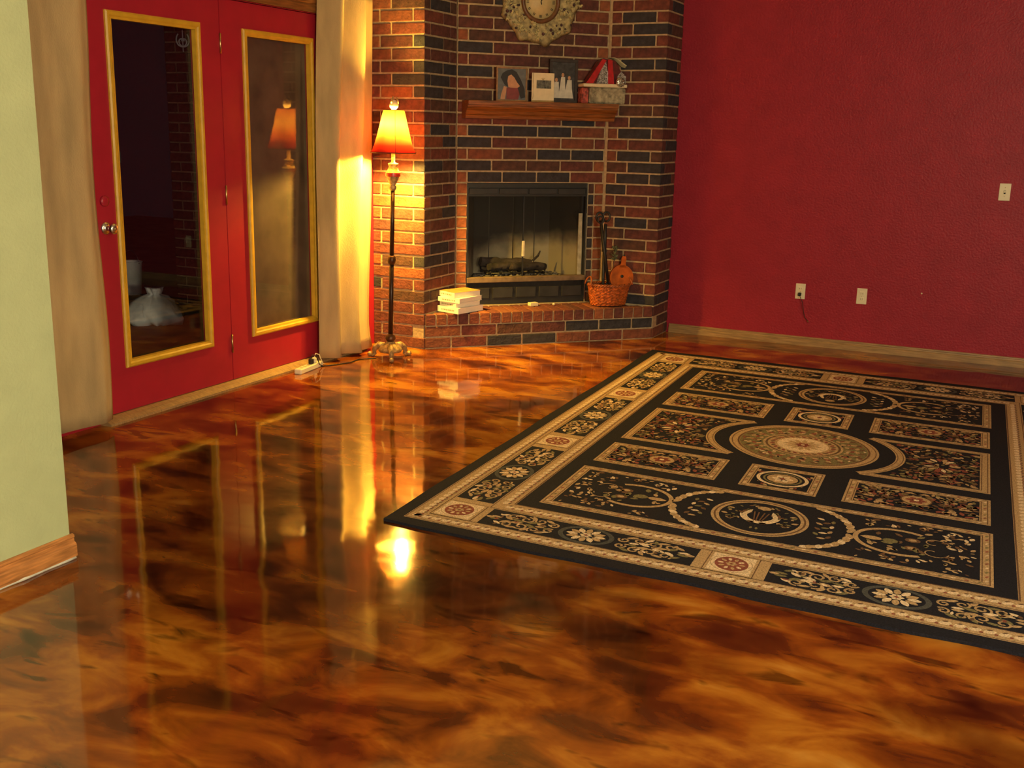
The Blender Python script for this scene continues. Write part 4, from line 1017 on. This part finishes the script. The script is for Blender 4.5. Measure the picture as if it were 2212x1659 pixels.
# pile body with a slightly uneven edge
def edge():
    pts = []; n = 60
    ua, ub, va, vb = -.055, 2*CU+.055, .022, 2*CV-.022
    wob = lambda t, k: .006*math.sin(5*t+k)+.004*math.sin(13*t+2*k)
    for i in range(n): t = i/n; pts.append((ua+(ub-ua)*t, va+wob(t*3, 1)))
    for i in range(n): t = i/n; pts.append((ub+wob(t*3, 2)*.5, va+(vb-va)*t))
    for i in range(n): t = i/n; pts.append((ub-(ub-ua)*t, vb+wob(t*3, 3)))
    for i in range(n): t = i/n; pts.append((ua+wob(t*3, 4)*.5, vb-(vb-va)*t))
    return pts
ed = edge(); body = MB()
body.prism([(RU.x*u+RV.x*v, RU.y*u+RV.y*v) for u, v in ed], .0005, .0125)
body.build('pile', RMATS[0], rr_)
me_ = bpy.data.meshes.new('woven_pattern'); me_.from_pydata(rg.v, [], rg.f)
for mm in RMATS: me_.materials.append(mm)
me_.polygons.foreach_set('material_index', rg.m); me_.update()
bm_ = bmesh.new(); bm_.from_mesh(me_)
for f_ in bm_.faces:
    f_.normal_update()
    if f_.normal.z < 0: f_.normal_flip()
bm_.to_mesh(me_); bm_.free()
o = bpy.data.objects.new('woven_pattern', me_); COL.objects.link(o); o.parent = rr_; tag(o, kind='stuff')

# ------------------------------------------------------------------ outside in the dark
pm = mat('patio_concrete', (.10, .075, .06), .9, var=.2, scale=5)
tag(MB().box(-14, -2, -.12, XD-.12, 14, -.03).build('floor_patio', pm), 'dark concrete patio outside the doors', kind='structure')
tag(MB().box(-6.6, -2, 2.62, XD-.12, 14, 2.74).build('ceiling_patio', mat('soffit', (.08, .07, .06), .9)), 'patio soffit outside the doors', kind='structure')
bp2 = MB().box(.006, .006, -.03, .474, .474, 2.62).build('brick_pillar', M['mortar'], None, (-6.85, 7.28, 0)); tag(bp2, 'dim brick pillar standing outside behind the left glass', 'pillar')
for k in range(31):
    z = -.024+k*CC
    o_ = 0 if k % 2 else .12
    segs = [(0, .228), (.240, .48)] if k % 2 else [(0, .110), (.122, .358), (.370, .48)]
    for a, b in segs:
        put_brick(bp2, a, 0, z, b-a, BH, .085, random.choice((0, 2, 3)))
        o = put_brick(bp2, .48, a+.0, z, b-a, BH, .085, random.choice((0, 2, 3))); o.rotation_euler = (0, 0, PI/2); o.location = (.48, a, z)
wp = mat('white_plastic', (.72, .72, .70), .4, var=.12, scale=9)
rnd = random.Random(8); mb = MB()
def bagr(a, z): return 1+.22*math.sin(3*a+1+9*z)+.13*math.sin(7*a+34*z)+.10*math.sin(13*a-60*z)+.05*math.sin(23*a+90*z)
mb.lathe([(.001, .0), (.17, .002), (.21, .05), (.20, .11), (.15, .17), (.09, .215), (.045, .235), (.06, .265), (.07, .29), (.001, .275)], 40, cap=False, rmod=bagr)
o = mb.build('plastic_bag', wp, None, (-6.28, 6.43, -.03)); tag(o, 'crumpled white plastic bag on the dark patio', 'plastic bag')
bu = empty('bucket', (-7.55, 7.44, -.03), 0, 'pale bucket standing behind the white bag outside', 'bucket')
MB().lathe([(.001, 0), (.085, 0), (.105, .30), (.112, .305), (.104, .31), (.098, .30), (.080, .012), (.001, .012)], 24, cap=False).build('pail', wp, bu)
MB().tube([(.105*math.cos(t), 0, .29+.12*math.sin(t)) for t in [PI*i/12 for i in range(13)]], .003, 6).build('handle', M['chrome'], bu)
bo = empty('spray_bottle', (-6.20, 6.95, -.03), .6, 'small white bottle standing right of the plastic bag', 'bottle')
MB().lathe([(.001, 0), (.035, 0), (.035, .15), (.015, .20), (.012, .22), (.001, .22)], 14, cap=False).build('body', wp, bo)
MB().bbox(-.05, -.012, .22, .02, .012, .25, .004).build('spray_head', mat('pale_yellow', (.5, .42, .1), .5), bo)
wc = empty('wind_chime', (-5.2, 5.70, 2.0), .8, 'white metal curl ornament hanging outside the left glass', 'ornament')
MB().tube([(0, 0, .14), (0, 0, .615)], .002, 5).build('wire', M['chrome'], wc)
for sg in (-1, 1):
    MB().tube([(sg*(.006+.040*(i/20))*math.cos(i*.36), 0, .07+.055*math.sin(i*.36)*(i/20)) for i in range(21)], .005, 6).build('curl', wp, wc)
MB().tube([(0, 0, .14), (0, 0, .0)], .004, 6).build('stem', wp, wc)

# unseen pendant added behind the camera for the rear fill light, open below
kf = empty('fill_pendant', (GLX, GLY, GLZ), 0, 'unseen added fill pendant behind the viewer', 'pendant')
MB().tube([(0, 0, .19), (0, 0, CEIL-GLZ-.02)], .008, 8).build('rod', M['brass'], kf)
MB().lathe([(.06, .17), (.055, .19), (.012, .20)], 20).build('cap', M['brass'], kf)
MB().lathe([(.06, CEIL-GLZ-.03), (.065, CEIL-GLZ-.0005)], 20).build('canopy', M['brass'], kf)
rf = empty('fill_ceiling_light', (.6, 3.2, CEIL), 0, 'unseen added fill light on the ceiling over the rug', 'ceiling light')  # fixture added to carry the overhead fill, out of view
MB().lathe([(.20, -.03), (.21, -.015), (.20, -.0005)], 32).build('base', M['brass'], rf)
MB().lathe([(.001, -.14), (.10, -.13), (.16, -.09), (.185, -.032), (.001, -.031)], 32, cap=False).build('bowl', mat('opal_bowl', (.8, .78, .7), .4, var=0), rf)
